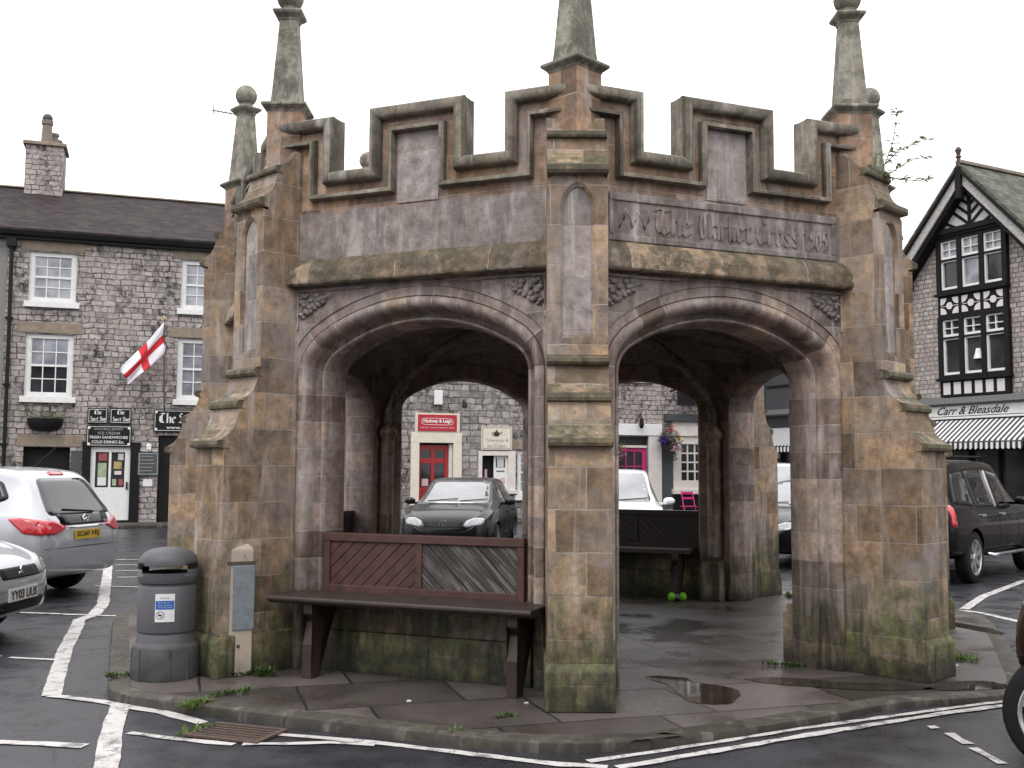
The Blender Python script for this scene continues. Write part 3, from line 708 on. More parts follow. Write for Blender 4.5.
# interior corner shaft with capital, buttress, pinnacle at each vertex (on the -y axis)
def lip_profile():
    def arc(p, q, n=6, bulge=.32):
        out = []
        for i in range(n + 1):
            t = i / n; x = p[0] + (q[0] - p[0]) * t; z = p[1] + (q[1] - p[1]) * t
            k = math.sin(PI * t) * bulge * math.hypot(q[0] - p[0], q[1] - p[1]) * .5
            out.append((x - k * .62, z - k * .62))
        return out
    P = [(2.9, .40), (3.765, .40), (3.765, 1.742), (3.815, 1.75), (3.822, 1.77), (3.818, 1.797)]
    P += arc((3.80, 1.803), (3.655, 2.012)) + [(3.655, 2.036), (3.672, 2.045), (3.675, 2.066), (3.668, 2.092)]
    P += arc((3.65, 2.10), (3.505, 2.262)) + [(3.505, 2.285), (3.53, 2.292), (3.542, 2.31), (3.54, 2.335), (3.52, 2.352), (3.445, 2.362), (3.445, 3.575), (3.525, 3.585), (3.533, 3.605), (3.528, 3.64)]
    P += arc((3.51, 3.648), (3.375, 3.84)) + [(3.375, 3.862), (3.395, 3.87), (3.40, 3.885), (3.395, 3.912)]
    P += arc((3.375, 3.92), (3.22, 4.06)) + [(3.0, 4.06), (2.9, 4.0)]
    return P
HW = .203
mb = MB(); LP = [p for p in lip_profile() if p[0] > 3.1]; LP += [(3.0, 4.06)]
for i in range(1, len(LP)): LP[i] = (LP[i][0], max(LP[i][1], LP[i - 1][1] + .0004))
mb.loft([[(t, -r, z) for t, r in ((-HW, 2.9), (-HW, p), (HW, p), (HW, 2.9))] for p, z in LP], True, True)
base_bu = mb.build('buttress', M['buttress'], cross, bevel=.007)
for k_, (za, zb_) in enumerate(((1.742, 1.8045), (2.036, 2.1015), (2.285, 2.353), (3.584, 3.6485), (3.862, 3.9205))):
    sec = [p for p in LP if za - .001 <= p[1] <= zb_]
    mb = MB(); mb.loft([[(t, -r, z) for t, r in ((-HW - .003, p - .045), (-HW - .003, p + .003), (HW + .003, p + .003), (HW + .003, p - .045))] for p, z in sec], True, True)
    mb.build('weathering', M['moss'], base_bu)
mb = MB()                                                  # sunk niche panel on the outer face
def niche_curve(wd, z0, cr, n, y):
    return arch_curve(wd, z0, cr, n, y, 16, 2.47)
nr = [niche_curve(.118, 3.36, 3.535, 1.75, -3.482), niche_curve(.098, 3.36, 3.505, 1.75, -3.462), niche_curve(.096, 3.36, 3.50, 1.75, -3.447)]
nr = [[(x, y, z if z > 2.0 else 2.47) for x, y, z in r] for r in nr]
for r in nr:
    for k in (1, 2, -2, -3): r[k] = (r[k][0], r[k][1], 2.47 + (.25 if k in (1, -2) else .6))
mb.loft(nr, closed=False); fo = outer_rect(nr[0], HW + .001, 3.584, 3.36, -3.482); mb.loft([fo, nr[0]], closed=False)
back = [(x, -3.44, z) for x, y, z in fo]; mb.loft([back, fo], closed=False)
mb.box(-HW - .001, HW + .001, -3.482, -3.44, 2.36, 2.47)
mb.prism([(-3.470, 2.472), (-3.44, 2.472), (-3.44, 2.52)], lambda a, b, t: (t, a, b), -.10, .10)
np_ = mb.build('niche_panel', M['buttress'], base_bu)
mb = MB(); mb.box(-.112, .112, -3.452, -3.448, 2.47, 3.52); mb.build('sunk_panel', M['panel'], np_)
mb = MB(); mb.prism([(2.9, ZB), (3.80, ZB), (3.80, .355), (3.765, .40), (2.9, .40)], lambda r, z, t: (t, -r, z), -HW - .014, HW + .014)
mb.build('plinth', M['buttress'], base_bu, bevel=.012)
def sq(mb, zs, cx=-3.168, mi=0):
    rings = [[(d[0] * h * .7071, cx + d[1] * h * .7071, z) for d in ((0, -1), (1, 0), (0, 1), (-1, 0))] for z, h in [(z, a * 1.0) for z, a in zs]]
    mb.loft(rings, True, True, mi)
mb = MB(); sq(mb, [(3.5, .27), (4.40, .268)])
base_pi = mb.build('pinnacle', M['parapet'], cross, bevel=.006)
mb = MB(); sq(mb, [(4.395, .272), (4.41, .285), (4.425, .318), (4.44, .350), (4.45, .355), (4.462, .350), (4.474, .25)]); mb.build('base_moulding', M['lichen'], base_pi, bevel=.004)
mb = MB(); sq(mb, [(4.468, .242), (4.50, .230), (4.56, .217), (5.17, .138)]); mb.build('obelisk', M['lichen'], base_pi, bevel=.008)
mb = MB(); sq(mb, [(5.165, .144), (5.185, .155), (5.215, .220), (5.230, .234), (5.242, .230), (5.256, .14)]); mb.build('capstone', M['lichen'], base_pi, bevel=.005)
mb = MB(); mb.lathe([(.085, 5.25), (.066, 5.262), (.063, 5.275), (.072, 5.29)], (0, -3.168, 0), 20); mb.sphere((0, -3.168, 5.375), .108, 24, 14); mb.build('ball_finial', M['lichen'], base_pi, smooth='all')
mb = MB()
for dx, dy, r_ in ((0, -2.71, .085),): mb.lathe([(r_, ZB + .5), (r_, 1.92)], (dx, dy, 0), 14)
mb.lathe([(.085, 1.86), (.09, 1.88), (.078, 1.90), (.082, 1.94), (.115, 2.0), (.12, 2.02), (.115, 2.04), (.05, 2.12)], (0, -2.71, 0), 16)
mb.box(-.14, .14, -2.78, -2.58, ZB, .48); mb.box(-.115, .115, -2.78, -2.60, .48, .54)
base_sh = mb.build('corner_shaft', M['inner'], cross, smooth=True)
mb = MB(); pts = [(0, -2.74 + 2.74 * (1 - math.cos(PI / 2 * t / 10)) ** .85 if t else -2.74, 2.02 + 1.2 * math.sin(PI / 2 * t / 10) ** .8) for t in range(11)]
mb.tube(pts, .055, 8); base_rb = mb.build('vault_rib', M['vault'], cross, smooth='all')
for k in range(8):
    if k: copy_obj(base_bu, cross, k * PI / 4); copy_obj(base_pi, cross, k * PI / 4); copy_obj(base_sh, cross, k * PI / 4); copy_obj(base_rb, cross, k * PI / 4)
for k in range(8):
    a = PI / 8 + k * PI / 4
    if k:
        for b in (base_aw, base_sc, base_pa): copy_obj(b, cross, a)
        fr = copy_obj(base_fr, cross, a)
for b in (base_aw, base_sc, base_fr, base_pa): b.rotation_euler.z = PI / 8
# inscription on the right front face
ins = MB()
for a in ((-.985, .985, 3.5, 3.555), (-.985, .985, 3.21, 3.255)): ins.box(a[0], a[1], -3.012, -2.99, a[2], a[3])
for a in ((-.985, -.95), (.95, .985)): ins.box(a[0], a[1], -3.012, -2.99, 3.256, 3.499)
ins.build('inscription_frame', M['frieze'], base_fr, bevel=.006)
for t_, a, b in (('The', -.60, -.32), ('Market', -.24, .20), ('Cross', .26, .63), ('1905', .69, .90)):
    blackletter('inscription_lettering', t_, M['frieze'], base_fr, a, b, 3.29, 3.475, -2.999, .010, .085)
mb = MB()
for k, (xa, xb) in enumerate(((-.90, -.86), (-.86, -.80), (-.80, -.77), (-.77, -.70), (-.70, -.665))):
    mb.tube([(xa, -2.998, 3.31 + .14 * (k % 2)), ((xa + xb) / 2 + .02, -2.998, 3.38), (xb, -2.998, 3.31 + .14 * ((k + 1) % 2))], .009, 6)
mb.build('eroded_carving', M['frieze'], base_fr, smooth='all')
# vault webs, and an unseen lead roof added to block sky light
mb = MB(); NR, NA = 14, 128; ringsV = []
for i in range(NR + 1):
    s_ = i / NR; ring = []
    for j in range(NA):
        th = 2 * PI * j / NA; loc = ((th + PI / 8) % (PI / 4)) - PI / 8
        loc = ((th - 0) % (PI / 4)) - PI / 8
        ap = 2.66 * s_; x = ap * math.tan(loc); W = 2.66 * T22
        drop = .86 * (1 - max(0, 1 - min(1, abs(x) / W) ** 2.6) ** (1 / 2.4)) * s_
        z = 3.26 - .42 * s_ ** 2 - drop
        ang = th + PI / 8 - PI / 8 - PI / 2; rad = ap / max(.2, math.cos(loc))
        ring.append((max(rad, .001) * math.cos(ang), max(rad, .001) * math.sin(ang), z))
    ringsV.append(ring)
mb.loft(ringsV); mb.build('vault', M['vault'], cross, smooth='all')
mb = MB(); mb.loft([[(2.96 * math.cos(PI / 8 * 0 + k * PI / 4 - PI / 2), 2.96 * math.sin(k * PI / 4 - PI / 2), 3.62) for k in range(8)], [(.05 * math.cos(k * PI / 4), .05 * math.sin(k * PI / 4), 3.95) for k in range(8)]], cap=True)
mb.build('unseen_lead_roof', M['lead'], cross)
# dwarf walls under the benches, in alternate arches
def face_local(k): return PI / 8 + k * PI / 4
for i, k in enumerate((7, 1, 3, 5)):
    mb = MB(); mb.box(-.90, .90, -2.95, -2.68, ZB, .40); mb.box(-.90, .90, -2.93, -2.70, .40, .655)
    o = mb.build('dwarf_wall', M['ashlar'], cross, bevel=.008, rz=face_local(k))
# benches: seat outside and inside, shared boarded back
def clip(poly, ax, lim, keep_less):
    out = []; n = len(poly)
    for i in range(n):
        a, b = poly[i], poly[(i + 1) % n]; ia = (a[ax] <= lim) == keep_less; ib = (b[ax] <= lim) == keep_less
        if ia: out.append(a)
        if ia != ib:
            t = (lim - a[ax]) / (b[ax] - a[ax]); out.append((a[0] + (b[0] - a[0]) * t, a[1] + (b[1] - a[1]) * t))
    return out
def diag(mb, x0, x1, z0, z1, ya, yb, sgn, pitch=.1, gap=.008):
    h = z1 - z0; s0 = x0 - h * 1.2 if sgn > 0 else x0
    u = x0 - h * 1.3
    while u < x1 + h * 1.3:
        a, b = u, u + pitch - gap; k = h * 1.05 * sgn
        P = [(a, z0), (b, z0), (b + k, z1), (a + k, z1)]
        for ax, lim, less in ((0, x0, False), (0, x1, True)):
            P = clip(P, ax, lim, less) if P else P
        if len(P) > 2: mb.prism(P, lambda p, q, t: (p, t, q), ya + random.uniform(0, .004), yb)
        u += pitch
def peel():
    s = NT('peeling_painted_boards'); p = s.n('ShaderNodeTexCoord').outputs['Object']
    v = s.scale(s.n('ShaderNodeMapping', {'Vector': p, 'Rotation': (0, R(46), 0)}).outputs[0], (60, 30, 2.5))
    n = s.noise(v, 1.0, 7, .68, .3); n2 = s.noise(p, 6, 4)
    f = s.ramp(s.math('ADD', s.math('MULTIPLY', n, .85), s.math('MULTIPLY', n2, .2)), [(.52, 0.0), (.60, 1.0)])
    c = s.mix(f, (.040, .034, .031), (.165, .150, .14))
    s.bump(n, .4, .006); return s.out(c, .75)
M['peel'] = peel()
def bench(k, label, frontmat, weathered, outside=True):
    th = ROT + face_local(k)
    t = thing('bench', label, 'bench', (0, 0, 0), th, 'benches in the arches of the market cross')
    ys = (-3.36, -2.93) if outside else (-2.68, -2.28)
    mb = MB(); mb.prism([(ys[0], .655), (ys[0] + .03, .63), (ys[1], .63), (ys[1], .685), (ys[0] + .012, .685), (ys[0], .675)] , lambda a, b, q: (q, a, b), -1.0 if outside else -.78, 1.06 if outside else .78)
    mb.build('seat', M['darkwood'], t, bevel=.006)
    for x in ((-.69, .90) if outside else (-.62, .62)):
        mb = MB()
        if outside:
            pr = [(-3.29, .63), (-3.29, .56), (-3.23, .50), (-3.29, .34), (-3.29, ZB), (-3.19, ZB), (-3.17, .34), (-3.10, .46), (-2.95, .55), (-2.94, .63)]
        else: pr = [(-2.24, .63), (-2.24, .56), (-2.3, .5), (-2.24, .3), (-2.24, ZB), (-2.4, ZB), (-2.42, .3), (-2.60, .45), (-2.60, .63)]
        mb.prism(pr, lambda a, b, q: (q, a, b), x - .038, x + .038); mb.build('leg', M['legwood'], t, bevel=.006)
    fm = M[frontmat]
    q0, q1 = (0, 0) if outside else (.045, .055)
    mb = MB(); mb.box(-.81, .83, -2.915 + q0, -2.84 + q1, 1.055, 1.115); mb.box(-.81, -.755, -2.91 + q0, -2.845 + q1, .645, 1.054); mb.box(.775, .83, -2.91 + q0, -2.845 + q1, .645, 1.054); mb.box(-.03, .025, -2.908 + q0, -2.845 + q1, .73, 1.054); mb.box(-.755, .775, -2.908 + q0, -2.845 + q1, .645, .73)
    mb.build('back_frame', fm, t, bevel=.005)
    mb = MB(); mb.box(-.755, .775, -2.857, -2.848, .73, 1.055); mb.build('back_lining', M['blackmatt'], t)  # black backing added so no daylight shows through the board gaps
    mb = MB(); diag(mb, -.755, -.03, .73, 1.055, *((-2.897, -2.859) if outside else (-2.846, -2.808)), 1); mb.build('back_panel', fm, t)
    mb = MB(); diag(mb, .025, .775, .73, 1.055, *((-2.897, -2.859) if outside else (-2.846, -2.808)), -1); mb.build('back_panel', M['peel'] if weathered else fm, t)
    return t
bench(7, 'maroon bench facing the road with one weathered grey back panel beside the litter bin', 'brownwood', True)
bench(1, 'dark boarded bench hidden in the right hand side arch of the cross', 'darkwood', False)
bench(3, 'dark boarded bench inside the cross behind the green toy', 'darkwood', False, False)
bench(5, 'dark boarded bench end seen inside the cross at left', 'darkwood', False, False)
# ------------------------------------------------------------------ terrace of houses behind
TA = math.atan2(.3738, .9275)
def holes_wall(mb, x0, x1, z0, z1, holes, rev=.2, y=0, mi=0):
    xs = sorted({x0, x1, *[h[0] for h in holes], *[h[1] for h in holes]}); zs = sorted({z0, z1, *[h[2] for h in holes], *[h[3] for h in holes]})
    xs = [x for x in xs if x0 <= x <= x1]; zs = [z for z in zs if z0 <= z <= z1]
    for a, b in zip(xs[:-1], xs[1:]):
        for c, d in zip(zs[:-1], zs[1:]):
            mx, mz = (a + b) / 2, (c + d) / 2
            if any(h[0] < mx < h[1] and h[2] < mz < h[3] for h in holes): continue
            mb.poly([(a, y, c), (b, y, c), (b, y, d), (a, y, d)], None, mi)
    for a, b, c, d in holes:
        mb.poly([(a, y, c), (a, y + rev, c), (a, y + rev, d), (a, y, d)], None, mi); mb.poly([(b, y, c), (b, y, d), (b, y + rev, d), (b, y + rev, c)], None, mi)
        mb.poly([(a, y, d), (a, y + rev, d), (b, y + rev, d), (b, y, d)], None, mi); mb.poly([(a, y, c), (b, y, c), (b, y + rev, c), (a, y + rev, c)], None, mi)
def sash(parent, x0, x1, z0, z1, y=.07, cols=3, rows=4, fw_=.12, bar=.028, fmat='white', pmat='pane', mid=True, name='window', dark=None):
    mb = MB()
    mb.box(x0, x0 + fw_, y, y + .1, z0, z1); mb.box(x1 - fw_, x1, y, y + .1, z0, z1); mb.box(x0 + fw_, x1 - fw_, y, y + .1, z1 - fw_, z1); mb.box(x0 + fw_, x1 - fw_, y, y + .1, z0, z0 + fw_ * 1.1)
    a, b, c, d = x0 + fw_, x1 - fw_, z0 + fw_ * 1.1, z1 - fw_
    zm = (c + d) / 2
    if mid: mb.box(a, b, y + .02, y + .08, zm - .03, zm + .03)
    mb.box(a, a + .035, y + .028, y + .085, c, d); mb.box(b - .035, b, y + .028, y + .085, c, d)
    for i in range(1, cols): x = a + (b - a) * i / cols; mb.box(x - bar / 2, x + bar / 2, y + .032, y + .075, c, d)
    for i in range(1, rows):
        if mid and i * 2 == rows: continue
        z = c + (d - c) * i / rows; mb.box(a, b, y + .034, y + .073, z - bar / 2, z + bar / 2)
    f = mb.build(name, M[fmat], parent)
    mb = MB()
    mb.box(a, b, y + .055, y + .06, c, zm if mid else d); o = mb.build('pane', M[dark or pmat], f)
    if mid: mb = MB(); mb.box(a, b, y + .05, y + .055, zm, d); mb.build('pane', M[pmat], f)
    return f
def boxpart(name, mat, parent, *b, bevel=0):
    mb = MB(); mb.box(*b); return mb.build(name, M[mat], parent, bevel=bevel)
def org(s): return (-15.20 + .9275 * s, 16.92 + .3738 * s, 0)
EZ = 8.0
def house(s0, s1, name, label, wallmat, holes, roofmat='slate', loc=None, rz=TA):
    t = thing(name, label, 'house', loc or org(s0), rz)
    W = s1 - s0
    H = [(a - s0, b - s0, c, d) for a, b, c, d in holes]
    mb = MB(); holes_wall(mb, 0, W, 0, EZ, H); mb.poly([(0, 0, 0), (0, 7, 0), (0, 7, EZ), (0, 3.5, 9.95), (0, 0, EZ)]); mb.poly([(W, 0, 0), (W, 7, 0), (W, 7, EZ), (W, 3.5, 9.95), (W, 0, EZ)]); mb.poly([(0, 7, 0), (W, 7, 0), (W, 7, EZ), (0, 7, EZ)])
    mb.build('wall', M[wallmat], t)
    mb = MB()
    mb.prism([(-.22, EZ - .02), (3.5, 9.98), (7.2, EZ - .1), (7.2, EZ - .04), (3.5, 10.06), (-.22, EZ + .06)], lambda a, b, q: (q, a, b), 0, W)
    rf = mb.build('roof', M[roofmat], t, uvmode='roof')
    boxpart('ridge_tiles', 'rust' if False else 'tan', rf, 0, W, 3.38, 3.62, 10.035, 10.09, bevel=.02)
    mb = MB(); mb.prism([(-.30, EZ - .02), (-.18, EZ - .02), (-.18, EZ - .12), (-.22, EZ - .15), (-.27, EZ - .13)], lambda a, b, q: (q, a, b), 0, W); mb.box(0, W, -.16, -.01, EZ - .22, EZ - .03); mb.build('gutter', M['black'], t)
    # black boxes stand in for the shade of rooms behind the openings
    for a, b, c, d in H: boxpart('room_shade_box', 'blackmatt', t, a + .01, b - .01, .215, .9, c + .01, d - .01)
    return t
def sash_set(t, s0, x0, x1, z0, z1, dark=None):
    x0 -= s0; x1 -= s0
    f = sash(t, x0, x1, z0, z1, dark=dark)
    boxpart('sill', 'white', f, x0 - .09, x1 + .1, -.1, .1, z0 - .16, z0 - .001, bevel=.008)
    boxpart('lintel', 'tan', f, x0 - .23, x1 + .2, -.018, .1, z1 + .02, z1 + .32, bevel=.012)
# house 0 : rendered neighbour at the far left edge
h0 = house(-7, .22, 'terraced_house', 'grey rendered house at the far left edge left of the black downpipe', 'render_g', [(-3.4, -2.2, 3.5, 5.2), (-3.4, -2.2, 6.1, 7.5)])
for a in ((-3.4, -2.2, 3.5, 5.2), (-3.4, -2.2, 6.1, 7.5)): sash_set(h0, -7, *a)
# house 1 : sweet shop
B0 = .22
h1 = house(B0, 7.6, 'terraced_house', 'rubble stone house with white sash windows and a sweet shop door', 'rubble', [(.76, 1.97, 6.10, 7.48), (4.72, 5.93, 6.10, 7.52), (.75, 1.96, 3.50, 5.22), (4.68, 5.92, 3.52, 5.26), (.80, 1.97, .9, 2.14), (2.28, 3.62, .0, 2.30), (4.25, 5.6, 0, 2.5)])
for a in ((.76, 1.97, 6.10, 7.48), (4.72, 5.93, 6.10, 7.52), (.75, 1.96, 3.50, 5.22, 'paned'), (4.68, 5.92, 3.52, 5.26)): sash_set(h1, B0, *a)
boxpart('lintel', 'tan', h1, .42, 2.04, -.02, .1, 2.15, 2.47, bevel=.012)
mb = MB(); mb.tube([(.10, -.12, 7.9), (.10, -.1, 7.6), (.12, -.1, 5), (.13, -.1, .1)], .05, 8)
for z in (7.55, 5.6, 3.8, 2.2): mb.box(.02, .2, -.16, -.0, z - .03, z + .03)
mb.box(-.02, .22, -.22, -.02, 7.55, 7.78); mb.build('downpipe', M['black'], h1)
boxpart('notice_panel', 'greydark', h1, 2.0 - B0, 2.25 - B0, -.03, -.001, 1.40, 2.05)
# shop door
d = thing('shop_door', 'white half glazed sweet shop door with posters in its panes', 'door', org(2.28), TA); d.parent = None
x0, x1 = 2.5 - 2.28, 3.52 - 2.28
boxpart('door_surround', 'black', d, .002, x0 - .001, -.05, .12, 0, 2.295); boxpart('door_surround', 'black', d, x1 + .001, 1.50, -.05, .12, 0, 2.295)
boxpart('doorstep', 'tan', d, .0, 1.5, -.35, .1, 0.0, .06)
mb = MB(); mb.box(x0, x1, .02, .08, .15, 1.05); mb.box(x0, x0 + .12, .02, .08, 1.05, 2.12); mb.box(x1 - .14, x1, .02, .08, 1.05, 2.12); mb.box(x0 + .12, x1 - .14, .02, .08, 2.02, 2.12); mb.box(x0 + .465, x0 + .53, .02, .08, 1.05, 2.02); mb.build('door_leaf', M['white'], d)
boxpart('doorframe_head', 'white', d, x0, x1, .01, .1, 2.125, 2.29)
boxpart('kickboard', 'black', d, x0, x1, .02, .08, .06, .148)
gl = boxpart('pane', 'paned', d, x0 + .12, x1 - .14, .045, .05, 1.05, 2.02)
for a, b, c, e_, m_ in ((.20, .42, 1.78, 1.98, 'poster_red'), (.19, .41, 1.34, 1.72, 'poster_green'), (.19, .41, 1.10, 1.33, 'sticker'), (.60, .80, 1.56, 1.76, 'poster_tan'), (.62, .80, 1.40, 1.50, 'offwhite'), (.57, .67, 1.10, 1.28, 'poster_green'), (.74, .84, 1.10, 1.28, 'poster_red'), (.70, .84, 1.80, 1.98, 'greylight')):
    boxpart('poster', m_, d, x0 + a, x0 + b, .034, .044, c, e_)
boxpart('handle', 'black', d, x1 - .09, x1 - .05, -.02, .02, 1.0, 1.2)
def sign(label, s, x, z, board, txts, rim='letter', name='shop_sign', depth=.05, y=-.03, corner=False, group=None, lmat='letter'):
    t = thing(name, label, 'sign', org(s), TA, group)
    x0, x1 = x; z0, z1 = z
    boxpart('board', board, t, x0, x1, y - depth, y, z0, z1)
    if rim:
        mb = MB(); k = .03; r = .012
        for q in ((x0 + k, x1 - k, z1 - k - r, z1 - k), (x0 + k, x1 - k, z0 + k, z0 + k + r), (x0 + k, x0 + k + r, z0 + k + r, z1 - k - r), (x1 - k - r, x1 - k, z0 + k + r, z1 - k - r)): mb.box(q[0], q[1], y - depth - .004, y - depth + .001, q[2], q[3])
        if corner:
            for cx in (x0 + .07, x1 - .07):
                for cz in (z0 + .07, z1 - .07): mb.prism([(cx + .035 * math.cos(a * PI / 4), cz + .035 * math.sin(a * PI / 4)) for a in range(8)], lambda p, q_, tt: (p, tt, q_), y - depth - .005, y - depth + .001)
        mb.build('border', M[rim], t)
    for tx in txts:
        if tx[0] in ('The', 'Sweet Shop'): blackletter('lettering', tx[0], M[lmat], t, tx[1] + .02, tx[2], tx[3] + .01, tx[4], y - depth - .001, .005); continue
        text_mesh('lettering', tx[0], M[tx[5] if len(tx) > 5 else lmat], t, tx[1], tx[2], tx[3], tx[4], y - depth - .001, .005, 0, .012)
    return t
sign('small black sweet shop sign at left above the ice cream board', 2.38, (0, .52), (2.80, 3.22), 'signblack', [('The', .16, .36, 3.04, 3.17), ('Sweet Shop', .06, .46, 2.86, 2.99)])
sign('small black sweet shop sign at right above the ice cream board', 2.95, (0, .56), (2.80, 3.23), 'signblack', [('The', .18, .38, 3.05, 3.18), ('Sweet Shop', .06, .50, 2.86, 2.99)])
sign('black board advertising ice cream, fresh sandwiches and cold drinks over the door', 2.37, (0, 1.16), (2.17, 2.75), 'signblack', [('DOUBLE JERSEY', .20, .96, 2.60, 2.68, 'letterg'), ('ICE CREAM', .30, .86, 2.50, 2.575, 'letterg'), ('FRESH SANDWICHES', .09, 1.07, 2.385, 2.46), ('COLD DRINKS Etc.', .14, .98, 2.255, 2.335)], corner=True)
sign('long black sign with white old style lettering partly hidden by the cross', 4.10, (0, 1.62), (2.60, 3.22), 'signblack', [('The', .14, .58, 2.84, 3.12), ('Sweet Shop', .66, 1.5, 2.84, 3.12), ('www.sweets', .34, 1.2, 2.68, 2.75)], corner=True, depth=.07)
mbd = sign('grey slate menu board on the wall right of the sweet shop door', 3.72, (0, .55), (1.38, 2.02), 'greydark', [('Today\'s Specials', .05, .5, 2.05, 2.10)], rim='greylight', name='menu_board')
mb = MB(); mb.sphere((.28, -.05, 2.20), .07, 12, 8, (1, .4, 1)); mb.box(.22, .34, -.075, -.03, 2.10, 2.17); mb.build('crest', M['letter'], mbd)
mb = MB()
for z in (1.9, 1.8, 1.7, 1.6, 1.5): mb.box(.06, .06 + random.uniform(.25, .42), -.084, -.079, z, z + .018)
mb.build('chalk_writing', M['letterg'], mbd)
t = tag(boxpart('notice', 'sticker', None, 0, .25, -.03, -.005, 1.08, 1.28), 'small white paper notice under the menu board', 'notice'); t.location = org(3.87); t.rotation_euler.z = TA
# dark doorway of the sign
boxpart('dark_shop_door', 'black', h1, 4.27 - B0, 5.58 - B0, .1, .16, .02, 2.48)
# chimney on house 1
mb = MB(); mb.box(.0, 1.05, 3.0, 4.1, 9.2, 11.30)
ch = mb.build('chimney', M['rubble'], h1); 
boxpart('chimney_cap', 'tan', ch, -.08, 1.13, 2.92, 4.18, 11.30, 11.41, bevel=.02)
for x, r_, hh in ((.32, .15, .62), (.32, .13, .45), (.75, .13, .5)):
    pass
for (x, y, r_, hh) in ((.55, 3.2, .15, .72), (.72, 3.6, .13, .45), (.80, 3.95, .12, .35)):
    mb = MB(); mb.lathe([(r_ * 1.15, 11.40), (r_ * 1.1, 11.45), (r_ * .9, 11.41 + hh * .8), (r_ * 1.12, 11.41 + hh * .83), (r_ * 1.12, 11.41 + hh), (r_ * .8, 11.41 + hh), (r_ * .8, 11.55)], (x, y, 0), 14); mb.build('chimney_pot', M['terracotta'], ch, smooth=True)
mb = MB(); mb.sphere((.55, 3.2, 12.2), .15, 12, 8); mb.build('chimney_cowl', M['iron'], ch, smooth='all')
# house 2 : crimson estate agent's door
C0 = 7.6
h2 = house(C0, 13.35, 'terraced_house', 'dark rubble house with a red door under a crimson sign', 'rubble_d', [(11.74, 12.81, 0, 2.39), (8.4, 10.0, .9, 2.4), (8.6, 9.8, 3.5, 5.2), (8.6, 9.8, 6.1, 7.5), (11.6, 12.8, 4.6, 6.0)])
sash_set(h2, C0, 8.6, 9.8, 3.5, 5.2); sash_set(h2, C0, 8.6, 9.8, 6.1, 7.5); sash_set(h2, C0, 11.6, 12.8, 4.6, 6.0); sash_set(h2, C0, 8.4, 10.0, .9, 2.4, 'paned')
mb = MB(); mb.box(11.48 - C0, 11.74 - C0, -.06, .2, 0, 2.39); mb.box(12.81 - C0, 13.08 - C0, -.06, .2, 0, 2.39); mb.box(11.48 - C0, 13.08 - C0, -.06, .2, 2.391, 2.71); mb.build('door_surround', M['cream'], h2, bevel=.01)
d = thing('front_door', 'red panelled front door with four dark panes in a cream surround', 'door', org(11.74), TA)
mb = MB(); zs = [(.0, .25), (.95, 1.05), (1.78, 1.92), (2.18, 2.33)]
for a, b in zs: mb.box(.09, .84, .17, .21, a, b)
for a, b in ((.0, .09), (.41, .53), (.84, .96)): mb.box(a + .01, b, .168, .212, 0, 2.33)
mb.box(.09, .84, .18, .2, .25, .95); mb.build('door_leaf', M['reddoor'], d)
for a, b, c, e_ in ((.09, .41, 1.92, 2.18), (.53, .84, 1.92, 2.18), (.09, .41, 1.05, 1.78), (.53, .84, 1.05, 1.78)): boxpart('pane', 'paned', d, a, b, .19, .195, c, e_)
boxpart('notice', 'pinkp', d, .14, .34, .178, .19, 1.08, 1.30)
boxpart('side_panel', 'offwhite', d, .965, 1.065, .05, .2, 0, 2.36)
mb = MB(); mb.sphere((.05, .15, .98), .035, 10, 8); mb.build('knob', M['fl_yel'], d, smooth='all')
t = thing('shop_sign', 'crimson sign with white lettering above the red door', 'sign', org(11.60), TA)
boxpart('frame', 'cream', t, 0, 1.40, -.06, -.005, 2.715, 3.30); boxpart('board', 'red', t, .08, 1.30, -.085, -.061, 2.75, 3.25)
mb = MB(); k = []
for q in range(32):
    a = 2 * PI * q / 32; k.append((.69 + .5 * math.copysign(abs(math.cos(a)) ** .35, math.cos(a)), 3.04 + .105 * math.copysign(abs(math.sin(a)) ** .5, math.sin(a))))
mb.loft([[(x, -.087, z) for x, z in k], [(.69 + (x - .69) * .975, -.087, 3.04 + (z - 3.04) * .88) for x, z in k]]); mb.build('border', M['letter'], t)
text_mesh('lettering', 'Hackney & Leigh', M['letter'], t, .25, 1.13, 2.975, 3.115, -.086, .004, 0, .03)
text_mesh('lettering', 'Estate Agents   Surveyors & Auctioneers   Lettings', M['letter'], t, .16, 1.22, 2.83, 2.875, -.086, .003)
mb = MB(); mb.box(12.18 - C0, 12.45 - C0, -.1, -.001, 3.55, 4.0); mb.build('alarm_box', M['white'], h2, bevel=.03)
t = thing('wall_lamp', 'small dark wall lamp to the right above the crimson sign', 'lamp', org(13.0), TA)
mb = MB(); mb.lathe([(.03, 3.46), (.09, 3.5), (.07, 3.62), (.02, 3.68)], (.12, -.18, 0), 10); mb.build('lamp_shade', M['black'], t, smooth=True)
mb = MB(); mb.tube([(.12, -.18, 3.66), (.12, -.05, 3.72), (.12, 0, 3.66)], .015, 6); mb.build('bracket', M['black'], t)
